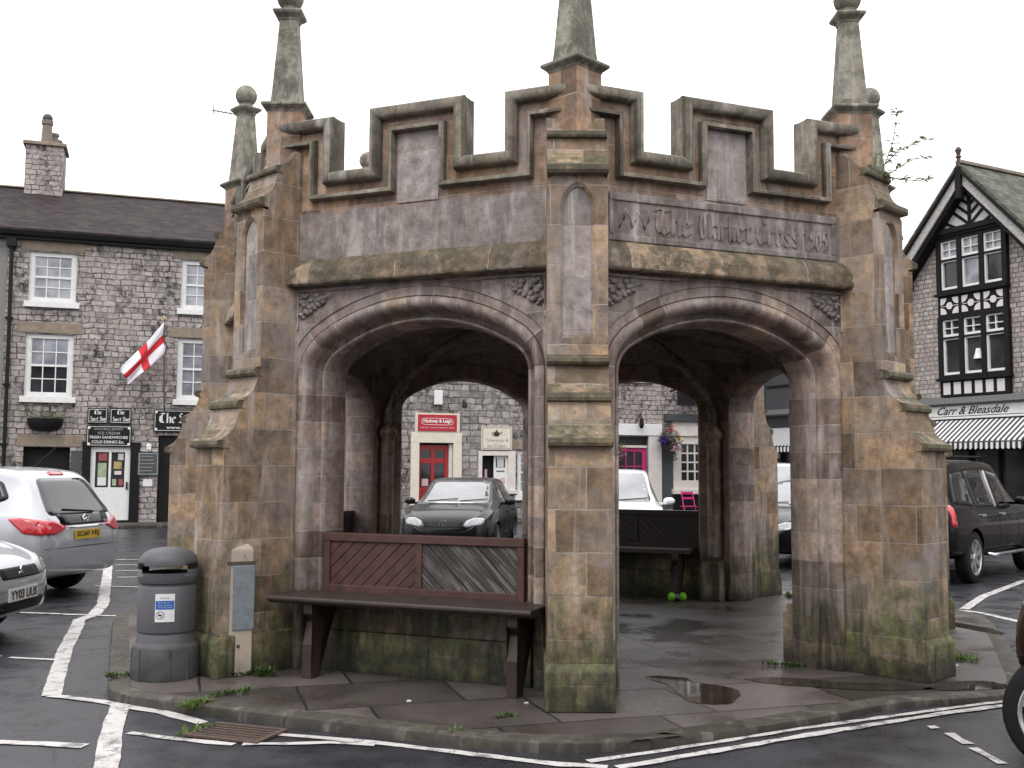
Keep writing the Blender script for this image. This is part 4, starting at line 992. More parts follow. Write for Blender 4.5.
# house 3 : take-away hatch and the pink door shop
D0 = 13.35
h3 = house(D0, 17.2, 'terraced_house', 'dark rubble house with a take away hatch between the red door and the pillar', 'rubble_d', [(13.68, 14.76, .95, 2.1), (14.9, 16.6, .8, 2.2), (14.6, 15.8, 4.6, 6.0)])
sash_set(h3, D0, 14.6, 15.8, 4.6, 6.0)
mb = MB(); a, b = 13.62 - D0, 14.83 - D0
mb.box(a, a + .12, -.05, .15, .95, 2.16); mb.box(b - .24, b, -.05, .15, .95, 2.16); mb.box(a + .12, b - .24, -.05, .15, 2.02, 2.16); mb.box(a - .05, b + .05, -.12, .15, .84, .949); hw = mb.build('hatch_frame', M['offwhite'], h3, bevel=.008)
boxpart('hatch_panel', 'white', hw, .80, 1.24, .06, .1, .95, 2.02)
boxpart('poster', 'greylight', hw, .90, 1.12, .048, .059, 1.66, 1.95); boxpart('poster', 'letterk', hw, .86, .90, .048, .059, 1.66, 1.95); boxpart('poster', 'letterk', hw, 1.12, 1.16, .048, .059, 1.66, 1.95); boxpart('poster', 'letterk', hw, .88, 1.14, .048, .059, 1.53, 1.56)
boxpart('poster', 'pinkp', hw, 1.02, 1.16, .048, .059, 1.16, 1.34); boxpart('jar', 'fl_pink', hw, .52, .60, .12, .2, 1.1, 1.6)
sash_set(h3, D0, 14.9, 16.6, .8, 2.2)
t = thing('shop_sign', 'white take away and ice cream sign with a black teapot', 'sign', org(13.70), TA)
boxpart('board', 'cream', t, 0, 1.0, -.07, -.01, 2.20, 2.92)
mb = MB()
for q in ((.035, .965, 2.88, 2.892), (.035, .965, 2.228, 2.24), (.035, .047, 2.24, 2.88), (.953, .965, 2.24, 2.88)): mb.box(q[0], q[1], -.074, -.069, q[2], q[3])
mb.build('border', M['letterk'], t)
text_mesh('lettering', 'Take-away &', M['letterg'], t, .13, .87, 2.43, 2.55, -.071, .004, .1); text_mesh('lettering', 'Ice Cream', M['letterg'], t, .20, .80, 2.27, 2.38, -.071, .004, .1)
mb = MB(); mb.sphere((.49, -.072, 2.69), .10, 14, 8, (1, .06, .85)); mb.sphere((.49, -.072, 2.79), .03, 8, 6, (1, .1, 1)); mb.tube([(.57, -.074, 2.68), (.63, -.074, 2.72), (.67, -.074, 2.77)], .014, 6); mb.tube([(.40, -.074, 2.75), (.34, -.074, 2.73), (.36, -.074, 2.66), (.41, -.074, 2.65)], .010, 6); mb.build('teapot_emblem', M['letterk'], t)
# house 4 : pink door
E0 = 17.2
h4 = house(E0, 23.6, 'terraced_house', 'rubble house with magenta door and white shop window behind the white car', 'rubble', [(18.29, 19.43, 0, 2.68), (20.58, 22.1, 1.2, 2.70), (18.3, 19.5, 4.6, 6.0), (20.8, 22.0, 4.6, 6.0)])
sash_set(h4, E0, 18.3, 19.5, 4.6, 6.0); sash_set(h4, E0, 20.8, 22.0, 4.6, 6.0)
mb = MB(); mb.box(17.5 - E0, 19.9 - E0, -.1, .0, 2.72, 3.1); mb.build('fascia', M['white'], h4, bevel=.01)
mb = MB(); mb.box(19.43 - E0, 19.9 - E0, -.07, .0, 0, 2.719); mb.box(17.9 - E0, 18.29 - E0, -.07, .0, 0, 2.719); mb.box(18.29 - E0, 19.43 - E0, .05, .12, 2.32, 2.40); mb.build('door_surround', M['offwhite'], h4, bevel=.008)
boxpart('transom_pane', 'paned', h4, 18.29 - E0, 19.43 - E0, .08, .085, 2.40, 2.68)
boxpart('painted_stone', 'greydark', h4, 19.905 - E0, 20.33 - E0, -.012, -.001, .35, 2.68)
d = thing('front_door', 'magenta glazed door behind the white car', 'door', org(18.30), TA)
mb = MB(); mb.box(0, .10, .12, .17, 0, 2.31); mb.box(.98, 1.12, .12, .17, 0, 2.31); mb.box(.10, .98, .12, .17, 2.20, 2.31); mb.box(.10, .98, .12, .17, 0, .75)
for x in (.38, .68): mb.box(x, x + .035, .125, .165, .75, 2.2)
for z in (1.22, 1.7): mb.box(.10, .98, .125, .165, z, z + .035)
mb.build('door_leaf', M['pink'], d); boxpart('pane', 'paned', d, .10, .98, .145, .15, .75, 2.2)
for a, b, c, e_ in ((.12, .3, 1.5, 1.6), (.12, .34, 1.3, 1.42), (.8, .92, 1.3, 1.45)): boxpart('notice', 'sticker', d, a, b, .115, .125, c, e_)
f = sash(h4, 20.34 - E0, 22.2 - E0, .98, 2.72, -.06, 5, 4, .26, .05, 'offwhite', 'paned', False, 'shop_window'); boxpart('sill', 'offwhite', f, 20.28 - E0, 22.26 - E0, -.14, -.0, .82, .98, bevel=.01)
boxpart('fascia', 'offwhite', h4, 20.28 - E0, 22.3 - E0, -.12, -.0, 2.73, 3.2); boxpart('cornice', 'greydark', h4, 20.0 - E0, 22.4 - E0, -.25, -.0, 3.201, 3.45, bevel=.02)
mb = MB(); mb.loft([[(21.93 - E0 + r_ * math.cos(a * PI / 8), -.123, 2.97 + r_ * .75 * math.sin(a * PI / 8)) for a in range(16)] for r_ in (.22, .17)]); mb.build('oval_emblem', M['pink'], h4)
boxpart('plinth', 'black', h4, 20.34 - E0, 22.2 - E0, -.05, -.001, .05, .80)
t = thing('hanging_sign', 'dark projecting sign with white marks high by the pier', 'sign', org(20.3), TA)
boxpart('board', 'signblack', t, .0, 1.2, -.50, -.42, 3.72, 4.3); boxpart('bracket', 'black', t, -.05, .0, -.5, 0, 4.2, 4.25)
mb = MB(); mb.sphere((.5, -.5, 4.12), .22, 14, 8, (1, .06, .5)); mb.sphere((.85, -.5, 3.87), .22, 14, 8, (1, .06, .5)); mb.build('white_mark', M['letter'], t)
# lamps over the fascia
t = thing('wall_lamp', 'small black swan neck lamp over the white fascia', 'lamp', org(19.08), TA)
mb = MB(); mb.tube([(0, 0, 3.3), (0, -.15, 3.42), (0, -.25, 3.3)], .02, 6); mb.build('bracket', M['black'], t); mb = MB(); mb.lathe([(.02, 3.32), (.06, 3.25), (.08, 3.05), (.05, 2.95)], (0, -.25, 0), 10); mb.build('lamp_shade', M['black'], t)
# footway along the terrace
mb = MB(); mb.box(-7, 23.4, -1.5, -.001, -.02, .09); o = mb.build('pavement', M['kerb'], bevel=.02); o.location = org(0); o.rotation_euler.z = TA; struct(o)
# ------------------------------------------------------------------ gabled shop on the right
GA = R(-58.67); GO = (11.14, 18.23, 0)
g = thing('gabled_house', 'stone gabled shop with black and white timbered bay and striped awning', 'house', GO, GA)
GW = 2.28; EA = 7.35; AP = 9.75
mb = MB(); holes_wall(mb, -GW, GW, 3.5, EA, [(-1.06, 1.04, 3.66, EA)], .12); sl_ = (AP - EA) / GW
mb.poly([(-GW, 0, EA), (-1.06, 0, EA), (-1.06, 0, AP - 1.06 * sl_), ]); mb.poly([(1.04, 0, EA), (GW, 0, EA), (1.04, 0, AP - 1.04 * sl_)])
mb.poly([(-1.06, 0, 8.16), (1.04, 0, 8.16), (1.04, 0, AP - 1.04 * sl_), (0, 0, AP), (-1.06, 0, AP - 1.06 * sl_)])
mb.poly([(-GW, 0, 0), (-GW, 9, 0), (-GW, 9, EA), (-GW, 0, EA)]); mb.poly([(GW, 0, 0), (GW, 9, 0), (GW, 9, EA), (GW, 0, EA)])
mb.build('wall', M['rubble_g'], g)
mb = MB(); P = [(-GW - .3, EA - .32), (0, AP + .06), (GW + .3, EA - .32)]
mb.prism(P + [(GW + .3, EA - .2), (0, AP + .19), (-GW - .3, EA - .2)], lambda a, b, q: (a, q, b), -.52, 9); rf = mb.build('roof', M['slate_g'], g, uvmode='roof')
boxpart('ridge_tiles', 'tan', rf, -.1, .1, -.5, 9, AP + .15, AP + .25, bevel=.02)
mb = MB(); mb.lathe([(.06, AP + .1), (.05, AP + .3), (.085, AP + .34), (.05, AP + .38), (.06, AP + .45), (.09, AP + .52), (.05, AP + .6), (0.005, AP + .62)], (0, -.48, 0), 10); mb.build('finial', M['rust'], rf, smooth=True)
for s_ in (-1, 1):
    mb = MB(); mb.prism([(s_ * (GW + .26), EA - .40), (0, AP - .02), (0, AP - .36), (s_ * (GW + .02), EA - .50)], lambda a, b, q: (a, q, b), -.47, -.41); mb.build('bargeboard', M['barge'], g)
    mb = MB(); mb.prism([(s_ * (GW + .32), EA - .36), (0, AP + .06), (0, AP - .04), (s_ * (GW + .30), EA - .46)], lambda a, b, q: (a, q, b), -.56, -.40); mb.build('verge_board', M['timber'], g)
    mb = MB(); mb.prism([(s_ * (GW + .02), EA - .52), (0, AP - .37), (0, AP - .50), (s_ * (GW - .1), EA - .56)], lambda a, b, q: (a, q, b), -.40, -.02); mb.build('soffit', M['timber'], g)
boxpart('king_post', 'timber', g, -.09, .09, -.55, -.40, 8.95, AP + .05)
mb = MB(); mb.prism([(-1.18, 8.28), (1.16, 8.28), (0, AP - .38)], lambda a, b, q: (a, q, b), -.10, -.02); mb.build('gable_panel', M['stucco'], g)
mb = MB(); mb.box(-.05, .05, -.13, -.101, 8.28, 9.3)
for s_ in (-1, 1):
    for k in range(4):
        z = 8.32 + k * .27; x = .06
        a = Vector((s_ * .05, z)); b = Vector((s_ * (.05 + .62), z + .52)); 
        lim = 1.0
        while b.y > AP - .40 - abs(b.x) * (AP - .38 - 8.28) / 1.17 and (b - a).length > .05: b = a + (b - a) * .93
        n_ = Vector((-(b - a).y, (b - a).x)).normalized() * .038
        mb.prism([tuple(a + n_), tuple(a - n_), tuple(b - n_), tuple(b + n_)], lambda p, q, t_: (p, t_, q), -.128, -.1005)
    a = Vector((s_ * .45, 8.28)); b = Vector((s_ * .95, 8.55)); n_ = Vector((-(b - a).y, (b - a).x)).normalized() * .035
    mb.prism([tuple(a + n_), tuple(a - n_), tuple(b - n_), tuple(b + n_)], lambda p, q, t_: (p, t_, q), -.127, -.1005)
mb.build('gable_studs', M['timber'], g)
mb = MB(); mb.box(-1.24, 1.22, -.24, .05, 8.14, 8.28); mb.box(-1.2, 1.18, -.18, .05, 8.06, 8.139); mb.build('gable_beam', M['timber'], g)
def bay(z0, z1, zt):
    mb = MB(); cols = [-1.04, -.36, .33, 1.02]
    for x in cols: mb.box(x - .07, x + .07, -.14, .1, z0, z1)
    for z, h in ((z0, .10), (zt, .05), (z1 - .1, .10)):
        for a, b in zip(cols[:-1], cols[1:]): mb.box(a + .07, b - .07, -.13, .1, z, z + h)
    mb.box(-1.14, 1.12, -.22, -.02, z0 - .07, z0 - .001)
    f = mb.build('window', M['timber'], g)
    for a, b in zip(cols[:-1], cols[1:]):
        for c, d_, bars in ((z0 + .1, zt, False), (zt + .05, z1 - .1, True)):
            mb = MB(); a1, b1 = a + .07, b - .07; r_ = .05
            mb.box(a1, a1 + r_, -.09, .06, c, d_); mb.box(b1 - r_ * .4, b1, -.09, .06, c, d_); mb.box(a1 + r_, b1 - r_ * .4, -.09, .06, c, c + r_ * 1.4); mb.box(a1 + r_, b1 - r_ * .4, -.09, .06, d_ - r_ * .7, d_)
            if bars:
                mb.box((a1 + b1) / 2 - .012, (a1 + b1) / 2 + .012, -.08, .04, c, d_); mb.box(a1, b1, -.078, .038, (c + d_) / 2 - .012, (c + d_) / 2 + .012)
            mb.build('casement', M['white'], f); 
            mb = MB(); mb.box(a1, b1, -.02, -.015, c, d_); mb.build('pane', M['pane'] if (bars or random.random() < .3) and z0 > 5 else M['paned'], f)
    return f
bay(6.50, 8.06, 7.40); f2 = bay(4.14, 5.86, 5.24)
mb = MB(); mb.lathe([(.14, 4.62), (.07, 4.9)], (.08, -.0, 0), 12); mb.box(.07, .09, -.01, .01, 4.3, 4.62); mb.build('table_lamp', M['white'], f2)
boxpart('timber_panel', 'timber', g, -1.08, 1.06, -.13, .05, 5.86, 6.43)
for k in range(3):
    mb = MB(); mb.box(-.70 + k * .685 - .28, -.70 + k * .685 + .28, -.1345, -.1305, 6.137, 6.153)
    cx = -.70 + k * .685; z = 6.145
    def arcpoly(cx_, cz_, r_, a0, a1): return [(cx_, cz_)] + [(cx_ + r_ * math.cos(a0 + (a1 - a0) * i / 6), cz_ + r_ * math.sin(a0 + (a1 - a0) * i / 6)) for i in range(7)]
    mb.prism([(cx + .10 * math.cos(i * PI / 6), z + .10 * math.sin(i * PI / 6)) for i in range(12)], lambda p, q, t_: (p, t_, q), -.145, -.129)
    for sx in (-1, 1):
        for sz in (-1, 1):
            c_ = (cx + sx * .285, z + sz * .225); a0 = {(-1, -1): 0, (1, -1): PI / 2, (1, 1): PI, (-1, 1): 3 * PI / 2}[(sx, sz)]
            mb.prism(arcpoly(c_[0], c_[1], .19, a0, a0 + PI / 2), lambda p, q, t_: (p, t_, q), -.144, -.129)
    mb.build('white_tracery', M['stucco'], g)
boxpart('timber_panel', 'timber', g, -1.08, 1.06, -.13, .05, 3.64, 4.068)
mb = MB()
for k in range(6): x = -.97 + k * .335; mb.box(x, x + .225, -.142, -.129, 3.70, 4.03)
mb.build('white_infill', M['stucco'], g)
mb = MB(); mb.box(-8.6, GW + .2, -.28, .0, 3.44, 3.60); mb.box(-8.6, GW + .2, -.2, .0, 3.40, 3.439); mb.build('cornice', M['lead'], g)
mb = MB(); mb.tube([(-2.12, -.08, 7.2), (-2.12, -.08, 3.6)], .05, 8); mb.box(-2.25, -2.0, -.2, -.01, 6.75, 7.0); mb.box(-2.2, -2.04, -.14, -.0, 5.6, 5.68); mb.build('downpipe', M['black'], g)
boxpart('shopfront', 'blackmatt', g, -GW, GW, .1, .2, 0, 3.4)  # black slab stands in for the shaded shop behind the glass
mb = MB()
for x in (-2.1, -1.2, -.3, .6, 1.5, 2.2): mb.box(x - .03, x + .03, -.02, .08, .5, 3.0)
mb.box(-GW, GW, -.04, .08, .1, .5); mb.build('shopfront_frame', M['timber'], g)
boxpart('shop_pane', 'paned', g, -GW, GW, .085, .095, .5, 3.0)
t = thing('shop_sign', 'white fascia sign with black script lettering above the striped awning', 'sign', GO, GA)
boxpart('board', 'white', t, -2.2, 1.55, -.10, -.03, 3.11, 3.385)
mb = MB(); mb.box(-2.2, 1.55, -.16, -.03, 3.03, 3.085); mb.build('moulding', M['white'], t)
text_mesh('lettering', 'Carr & Bleasdale', M['letterk'], t, -1.22, 1.0, 3.145, 3.365, -.101, .004, .5, .012)
def awning(label, o, rz, x0, x1):
    t = thing('awning', label, 'awning', o, rz, None)
    mb = MB(); n = int((x1 - x0) / .155); pr = [(-.08, 3.0), (-.12, 2.99), (-.95, 2.42), (-.98, 2.36)]
    L = [0]
    for a, b in zip(pr[:-1], pr[1:]): L.append(L[-1] + math.hypot(b[0] - a[0], b[1] - a[1]))
    xs = [x0 + (x1 - x0) * i / (n * 2) for i in range(n * 2 + 1)]
    rings = [[(x, y, z) for x in xs] for y, z in pr]; rings.append([(x, -.985, 2.17 + (.045 if i % 2 == 0 else 0)) for i, x in enumerate(xs)])
    mb.loft(rings, closed=False, uvfn=lambda i, j: (xs[min(j, len(xs) - 1)], i))
    for sx in (x0, x1):
        y_ = [(-.08, 3.0), (-.95, 2.42), (-.98, 2.2), (-.08, 2.2)]
    mb.build('canopy', M['stripe'], t)
    mb = MB()
    for sx in (x0 + .1, x1 - .1): mb.tube([(sx, -.02, 2.35), (sx, -.95, 2.36)], .015, 6)
    mb.tube([(x0, -.97, 2.37), (x1, -.97, 2.37)], .02, 6); mb.build('awning_arm', M['iron'], t)
awning('black and white striped awning over the dark shopfront behind the black car', GO, GA, -2.0, 2.0)
# grey clad neighbour
gn = thing('grey_building', 'dark grey clad building glimpsed through the right archway', 'building', GO, GA)
mb = MB(); holes_wall(mb, -8.6, -GW - .02, 0, 5.8, [(-7.6, -3.0, .3, 2.9)], .2, .03); mb.poly([(-8.6, .03, 5.8), (-GW - .02, .03, 5.8), (-GW - .02, 8, 5.8), (-8.6, 8, 5.8)]); mb.poly([(-8.6, .03, 0), (-8.6, 8, 0), (-8.6, 8, 5.8), (-8.6, .03, 5.8)]); mb.build('wall', M['greydark'], gn)
boxpart('shop_pane', 'paned', gn, -7.6, -3.0, .15, .16, .3, 2.9); boxpart('room_shade_box', 'blackmatt', gn, -7.6, -3.0, .23, .6, .3, 2.9)  # black box in place of the unlit shop's shade
mb = MB(); mb.tube([(-8.35, -.06, 5.7), (-8.35, -.06, .1)], .055, 8); mb.build('downpipe', M['greylight'], gn)
boxpart('joint_strip', 'black', gn, -8.2, -GW - .1, .0, .029, 4.35, 4.43)
awning('black and white striped awning on the grey building beyond the right archway', GO, GA, -8.1, -3.0)
# television aerials
def aerial(label, o, h, ang, s_=1, tilt=.15):
    t = thing('television_aerial', label, 'aerial', o, ang)
    mb = MB(); mb.tube([(0, 0, 0), (0, 0, h)], .026, 6); mb.build('mast', M['iron'], t)
    mb = MB(); mb.tube([(-.75 * s_, 0, h - .02 + tilt), (.35 * s_, 0, h - .02 - tilt * .4)], .02, 5)
    for k in range(10): x = -.7 * s_ + k * .11 * s_; z = h - .02 + tilt * (-x / .75 / s_ if x < 0 else -.4 * x / .35 / s_); mb.tube([(x, -.16, z), (x, .16, z)], .012, 4)
    x = -.72 * s_; mb.tube([(x, 0, h + tilt - .15), (x, 0, h + tilt + .15)], .012, 4)
    mb.build('aerial_elements', M['iron'], t)
aerial('thin roof aerial on a mast beside the small left obelisk', (-10.5, 22.6, 9.9), 3.2, R(5), 1.2)
aerial('small aerial peeping out left of the timbered gable', (11.4, 20.6, 6.0), 2.65, R(8), .6)

# unseen houses added round the square to darken reflections and ambient light
def unseen_house(loc, rz, W, label, wm):
    H = []
    for k in range(int(W // 3)):
        x = .9 + 3 * k
        H += [(x, x + 1.2, 3.5, 5.2), (x, x + 1.2, 6.1, 7.45), (x - .2, x + 1.5, .8, 2.4)]
    t = house(0, W, 'terraced_house', label, wm, H, loc=loc, rz=rz)
    for a in H: sash_set(t, 0, *a, 'paned')
unseen_house((14, -21, 0), PI + .12, 15, 'unseen rubble stone house added across the market place behind the viewer on the right', 'rubble')
unseen_house((-1.5, -22.9, 0), PI + .12, 15, 'unseen dark rubble house added across the market place behind the viewer', 'rubble_d')
unseen_house((GO[0] + .52 * 2.4, GO[1] - .854 * 2.4, 0), GA, 15, 'unseen coursed stone house added next to the gabled shop beyond the right edge of the view', 'rubble_g')
# ------------------------------------------------------------------ vehicles
def pchip(xs, ys, x):
    if x <= xs[0]: return ys[0]
    if x >= xs[-1]: return ys[-1]
    n = len(xs); h = [xs[i + 1] - xs[i] for i in range(n - 1)]; dl = [(ys[i + 1] - ys[i]) / h[i] for i in range(n - 1)]
    def m(i):
        if i == 0: return dl[0]
        if i == n - 1: return dl[-1]
        if dl[i - 1] * dl[i] <= 0: return 0
        w1 = 2 * h[i] + h[i - 1]; w2 = h[i] + 2 * h[i - 1]; return (w1 + w2) / (w1 / dl[i - 1] + w2 / dl[i])
    i = max(k for k in range(n - 1) if xs[k] <= x); t = (x - xs[i]) / h[i]
    return ys[i] * (2 * t ** 3 - 3 * t * t + 1) + h[i] * m(i) * (t ** 3 - 2 * t * t + t) + ys[i + 1] * (-2 * t ** 3 + 3 * t * t) + h[i] * m(i + 1) * (t ** 3 - t * t)
def cr(P, n):
    out = []; N = len(P)
    for i in range(N - 1):
        p0 = P[max(i - 1, 0)]; p1 = P[i]; p2 = P[i + 1]; p3 = P[min(i + 2, N - 1)]
        for k in range(n):
            t = k / n
            out.append(tuple(.5 * ((2 * b) + (c - a) * t + (2 * a - 5 * b + 4 * c - d) * t * t + (3 * b - a - 3 * c + d) * t ** 3) for a, b, c, d in zip(p0, p1, p2, p3)))
    return out + [P[-1]]
# stations: x (front positive), half width, underside, shoulder height, top height, half width of the top
HATCH = dict(st=[(-2.07, .70, .38, .70, .78, .52), (-2.04, .78, .30, .78, .90, .60), (-1.95, .83, .26, .88, 1.02, .60), (-1.72, .855, .24, .92, 1.27, .56), (-1.42, .862, .23, .93, 1.40, .56), (-.9, .866, .22, .93, 1.438, .575), (-.3, .868, .22, .92, 1.44, .58), (.12, .866, .22, .91, 1.40, .575), (.55, .865, .22, .91, 1.20, .60), (.95, .862, .22, .91, .985, .68), (1.15, .858, .22, .89, .945, .70), (1.55, .835, .23, .825, .885, .65), (1.82, .775, .24, .745, .81, .58), (1.96, .67, .26, .67, .745, .48), (2.035, .54, .29, .59, .67, .38), (2.07, .42, .34, .53, .60, .30)],
             ax=(1.27, -1.24), wr=.315, side=[((.42, .93), (.22, 1.30), (-.22, 1.335), (-.22, .93)), ((-.30, .93), (-.30, 1.335), (-1.05, 1.325), (-1.25, .96))],
             ws=(.63, .545, .985, 1.385), rw=(.60, .47, .99, 1.32))
MPV = dict(st=[(-2.14, .66, .42, .72, .84, .50), (-2.11, .78, .34, .80, .95, .60), (-2.03, .85, .29, .92, 1.06, .63), (-1.90, .885, .26, .98, 1.24, .62), (-1.74, .90, .25, 1.00, 1.46, .60), (-1.58, .903, .24, 1.0, 1.56, .59), (-1.1, .906, .23, .99, 1.605, .60), (-.3, .906, .22, .97, 1.615, .60), (.25, .905, .22, .95, 1.57, .60), (.7, .90, .22, .94, 1.36, .62), (1.2, .895, .22, .94, 1.05, .70), (1.5, .885, .23, .90, .98, .70), (1.85, .85, .24, .80, .87, .62), (2.08, .74, .28, .62, .72, .54), (2.14, .62, .36, .54, .60, .46)],
           ax=(1.32, -1.31), wr=.32, side=[((.75, .98), (.42, 1.42), (-.15, 1.47), (-.15, .97)), ((-.22, .97), (-.22, 1.47), (-.95, 1.46), (-.95, 1.0)), ((-1.02, 1.02), (-1.02, 1.455), (-1.42, 1.43), (-1.58, 1.22))],
           ws=(.66, .55, 1.04, 1.54), rw=(.66, .50, 1.02, 1.46))
SUV = dict(st=[(-2.28, .72, .50, .82, .94, .58), (-2.24, .84, .44, .92, 1.10, .66), (-2.15, .90, .40, 1.04, 1.26, .68), (-2.02, .915, .38, 1.08, 1.50, .66), (-1.85, .92, .36, 1.08, 1.70, .64), (-1.4, .925, .34, 1.07, 1.765, .645), (-.4, .925, .33, 1.06, 1.78, .65), (.25, .925, .33, 1.05, 1.74, .65), (.65, .92, .33, 1.04, 1.50, .67), (1.05, .915, .33, 1.04, 1.17, .74), (1.5, .905, .34, 1.02, 1.10, .74), (2.0, .87, .36, .92, 1.0, .68), (2.22, .78, .40, .74, .86, .62), (2.28, .66, .46, .64, .74, .55)],
           ax=(1.36, -1.36), wr=.37, side=[((.68, 1.08), (.40, 1.56), (-.18, 1.62), (-.18, 1.07)), ((-.27, 1.07), (-.27, 1.62), (-1.12, 1.61), (-1.12, 1.08)), ((-1.22, 1.09), (-1.22, 1.60), (-1.72, 1.56), (-1.95, 1.14))],
           ws=(.70, .60, 1.16, 1.70), rw=(.68, .55, 1.14, 1.62))
OFFR = dict(rim=1.14, st=[(-2.0, .80, .45, 1.0, 1.5, .66), (-1.9, .84, .42, 1.04, 1.70, .68), (-.5, .86, .40, 1.04, 1.74, .68), (.1, .86, .40, 1.04, 1.70, .66), (.55, .85, .40, 1.03, 1.10, .72), (.9, .84, .40, 1.0, 1.04, .74), (1.42, .82, .42, .93, .985, .72), (1.56, .78, .46, .80, .88, .66), (1.60, .70, .52, .70, .76, .6)],
            ax=(1.36, -1.2), wr=.31, side=[((.42, 1.08), (.18, 1.58), (-.3, 1.6), (-.3, 1.08)), ((-.38, 1.08), (-.38, 1.6), (-1.7, 1.58), (-1.75, 1.1))], ws=(.66, .58, 1.12, 1.64), rw=(.6, .55, 1.1, 1.6))
def body_bm(sp):
    st = sp['st']; xs = [s_[0] for s_ in st]; N = 84; mb = MB(); rings = []
    for i in range(N + 1):
        t = i / N; x = xs[0] + (xs[-1] - xs[0]) * (.5 - .5 * math.cos(PI * t)) if False else xs[0] + (xs[-1] - xs[0]) * (t + .12 * math.sin(2 * PI * t) / (2 * PI) * -1)
        w_, zb, zs, zt, wt = [pchip(xs, [s_[k] for s_ in st], x) for k in range(1, 6)]
        d = zt - zs
        P = [(0, zb), (.72 * w_, zb), (.93 * w_, zb + .05), (.985 * w_, zb + .16), (w_, zb + .42 * (zs - zb)), (.995 * w_, zb + .72 * (zs - zb)), (.955 * w_, zs), (.945 * w_ + (wt - .945 * w_) * .12, zs + d * .08), (wt + (.945 * w_ - wt) * .30, zs + d * .62), (wt + (.945 * w_ - wt) * .06, zt - .055 * min(1, d / .3)), (.86 * wt, zt - .016), (.45 * wt, zt - .002), (0, zt)]
        H = cr(P, 4)
        rings.append([(x, y, z) for y, z in H] + [(x, -y, z) for y, z in H[-2:0:-1]])
    mb.loft(rings, True, True)
    bmesh.ops.recalc_face_normals(mb.bm, faces=mb.bm.faces)
    return mb
def conform(bvh, pts, axis, sign, off, rings=3, cen=None):
    """closed outline pts (2-D) laid on the body along an axis; returns a MB with a thin conformal shell"""
    n = len(pts); cx = sum(p[0] for p in pts) / n; cy = sum(p[1] for p in pts) / n
    if cen: cx, cy = cen
    mb = MB(); V = []
    def proj(a, b, o):
        if axis == 'y': org_, dr = Vector((a, sign * 3, b)), Vector((0, -sign, 0))
        else: org_, dr = Vector((sign * 5, a, b)), Vector((-sign, 0, 0))
        h = bvh.ray_cast(org_, dr)
        if h[0] is None: return None
        return h[0] + h[1] * o
    for k in range(rings + 1):
        f = k / rings; ring = []
        for p in pts:
            q = proj(cx + (p[0] - cx) * f, cy + (p[1] - cy) * f, off)
            ring.append(q)
            if k == 0: break
        V.append(ring)
    last = None
    for ring in V:
        for i, q in enumerate(ring):
            if q is None: ring[i] = (ring[i - 1] if i and ring[i - 1] is not None else V[0][0])
    c = mb.v(V[0][0]); prev = None
    for ring in V[1:]:
        vs = [mb.v(q) for q in ring]
        for i in range(n):
            j = (i + 1) % n
            if prev is None: mb.f([c, vs[i], vs[j]])
            else: mb.f([prev[i], vs[i], vs[j], prev[j]])
        prev = vs
    # a turned-in edge gives the panel real thickness
    inn = [mb.v(proj(p[0], p[1], -.01) or V[-1][i]) for i, p in enumerate(pts)]
    for i in range(n): j = (i + 1) % n; mb.f([prev[i], inn[i], inn[j], prev[j]])
    return mb
def rpoly(pts, r=.05, n=4): return [tuple(p) for p in dense(rounded(pts, [min(r, .45 * min((Vector(pts[i]) - Vector(pts[i - 1])).length, (Vector(pts[i]) - Vector(pts[(i + 1) % len(pts)])).length)) for i in range(len(pts))], n))]
def dense(P, d=.08):
    out = []
    for i, p in enumerate(P):
        a = Vector(p); b = Vector(P[(i + 1) % len(P)]); k = max(1, int((b - a).length / d))
        for q in range(k): out.append(tuple(a.lerp(b, q / k)))
    return out
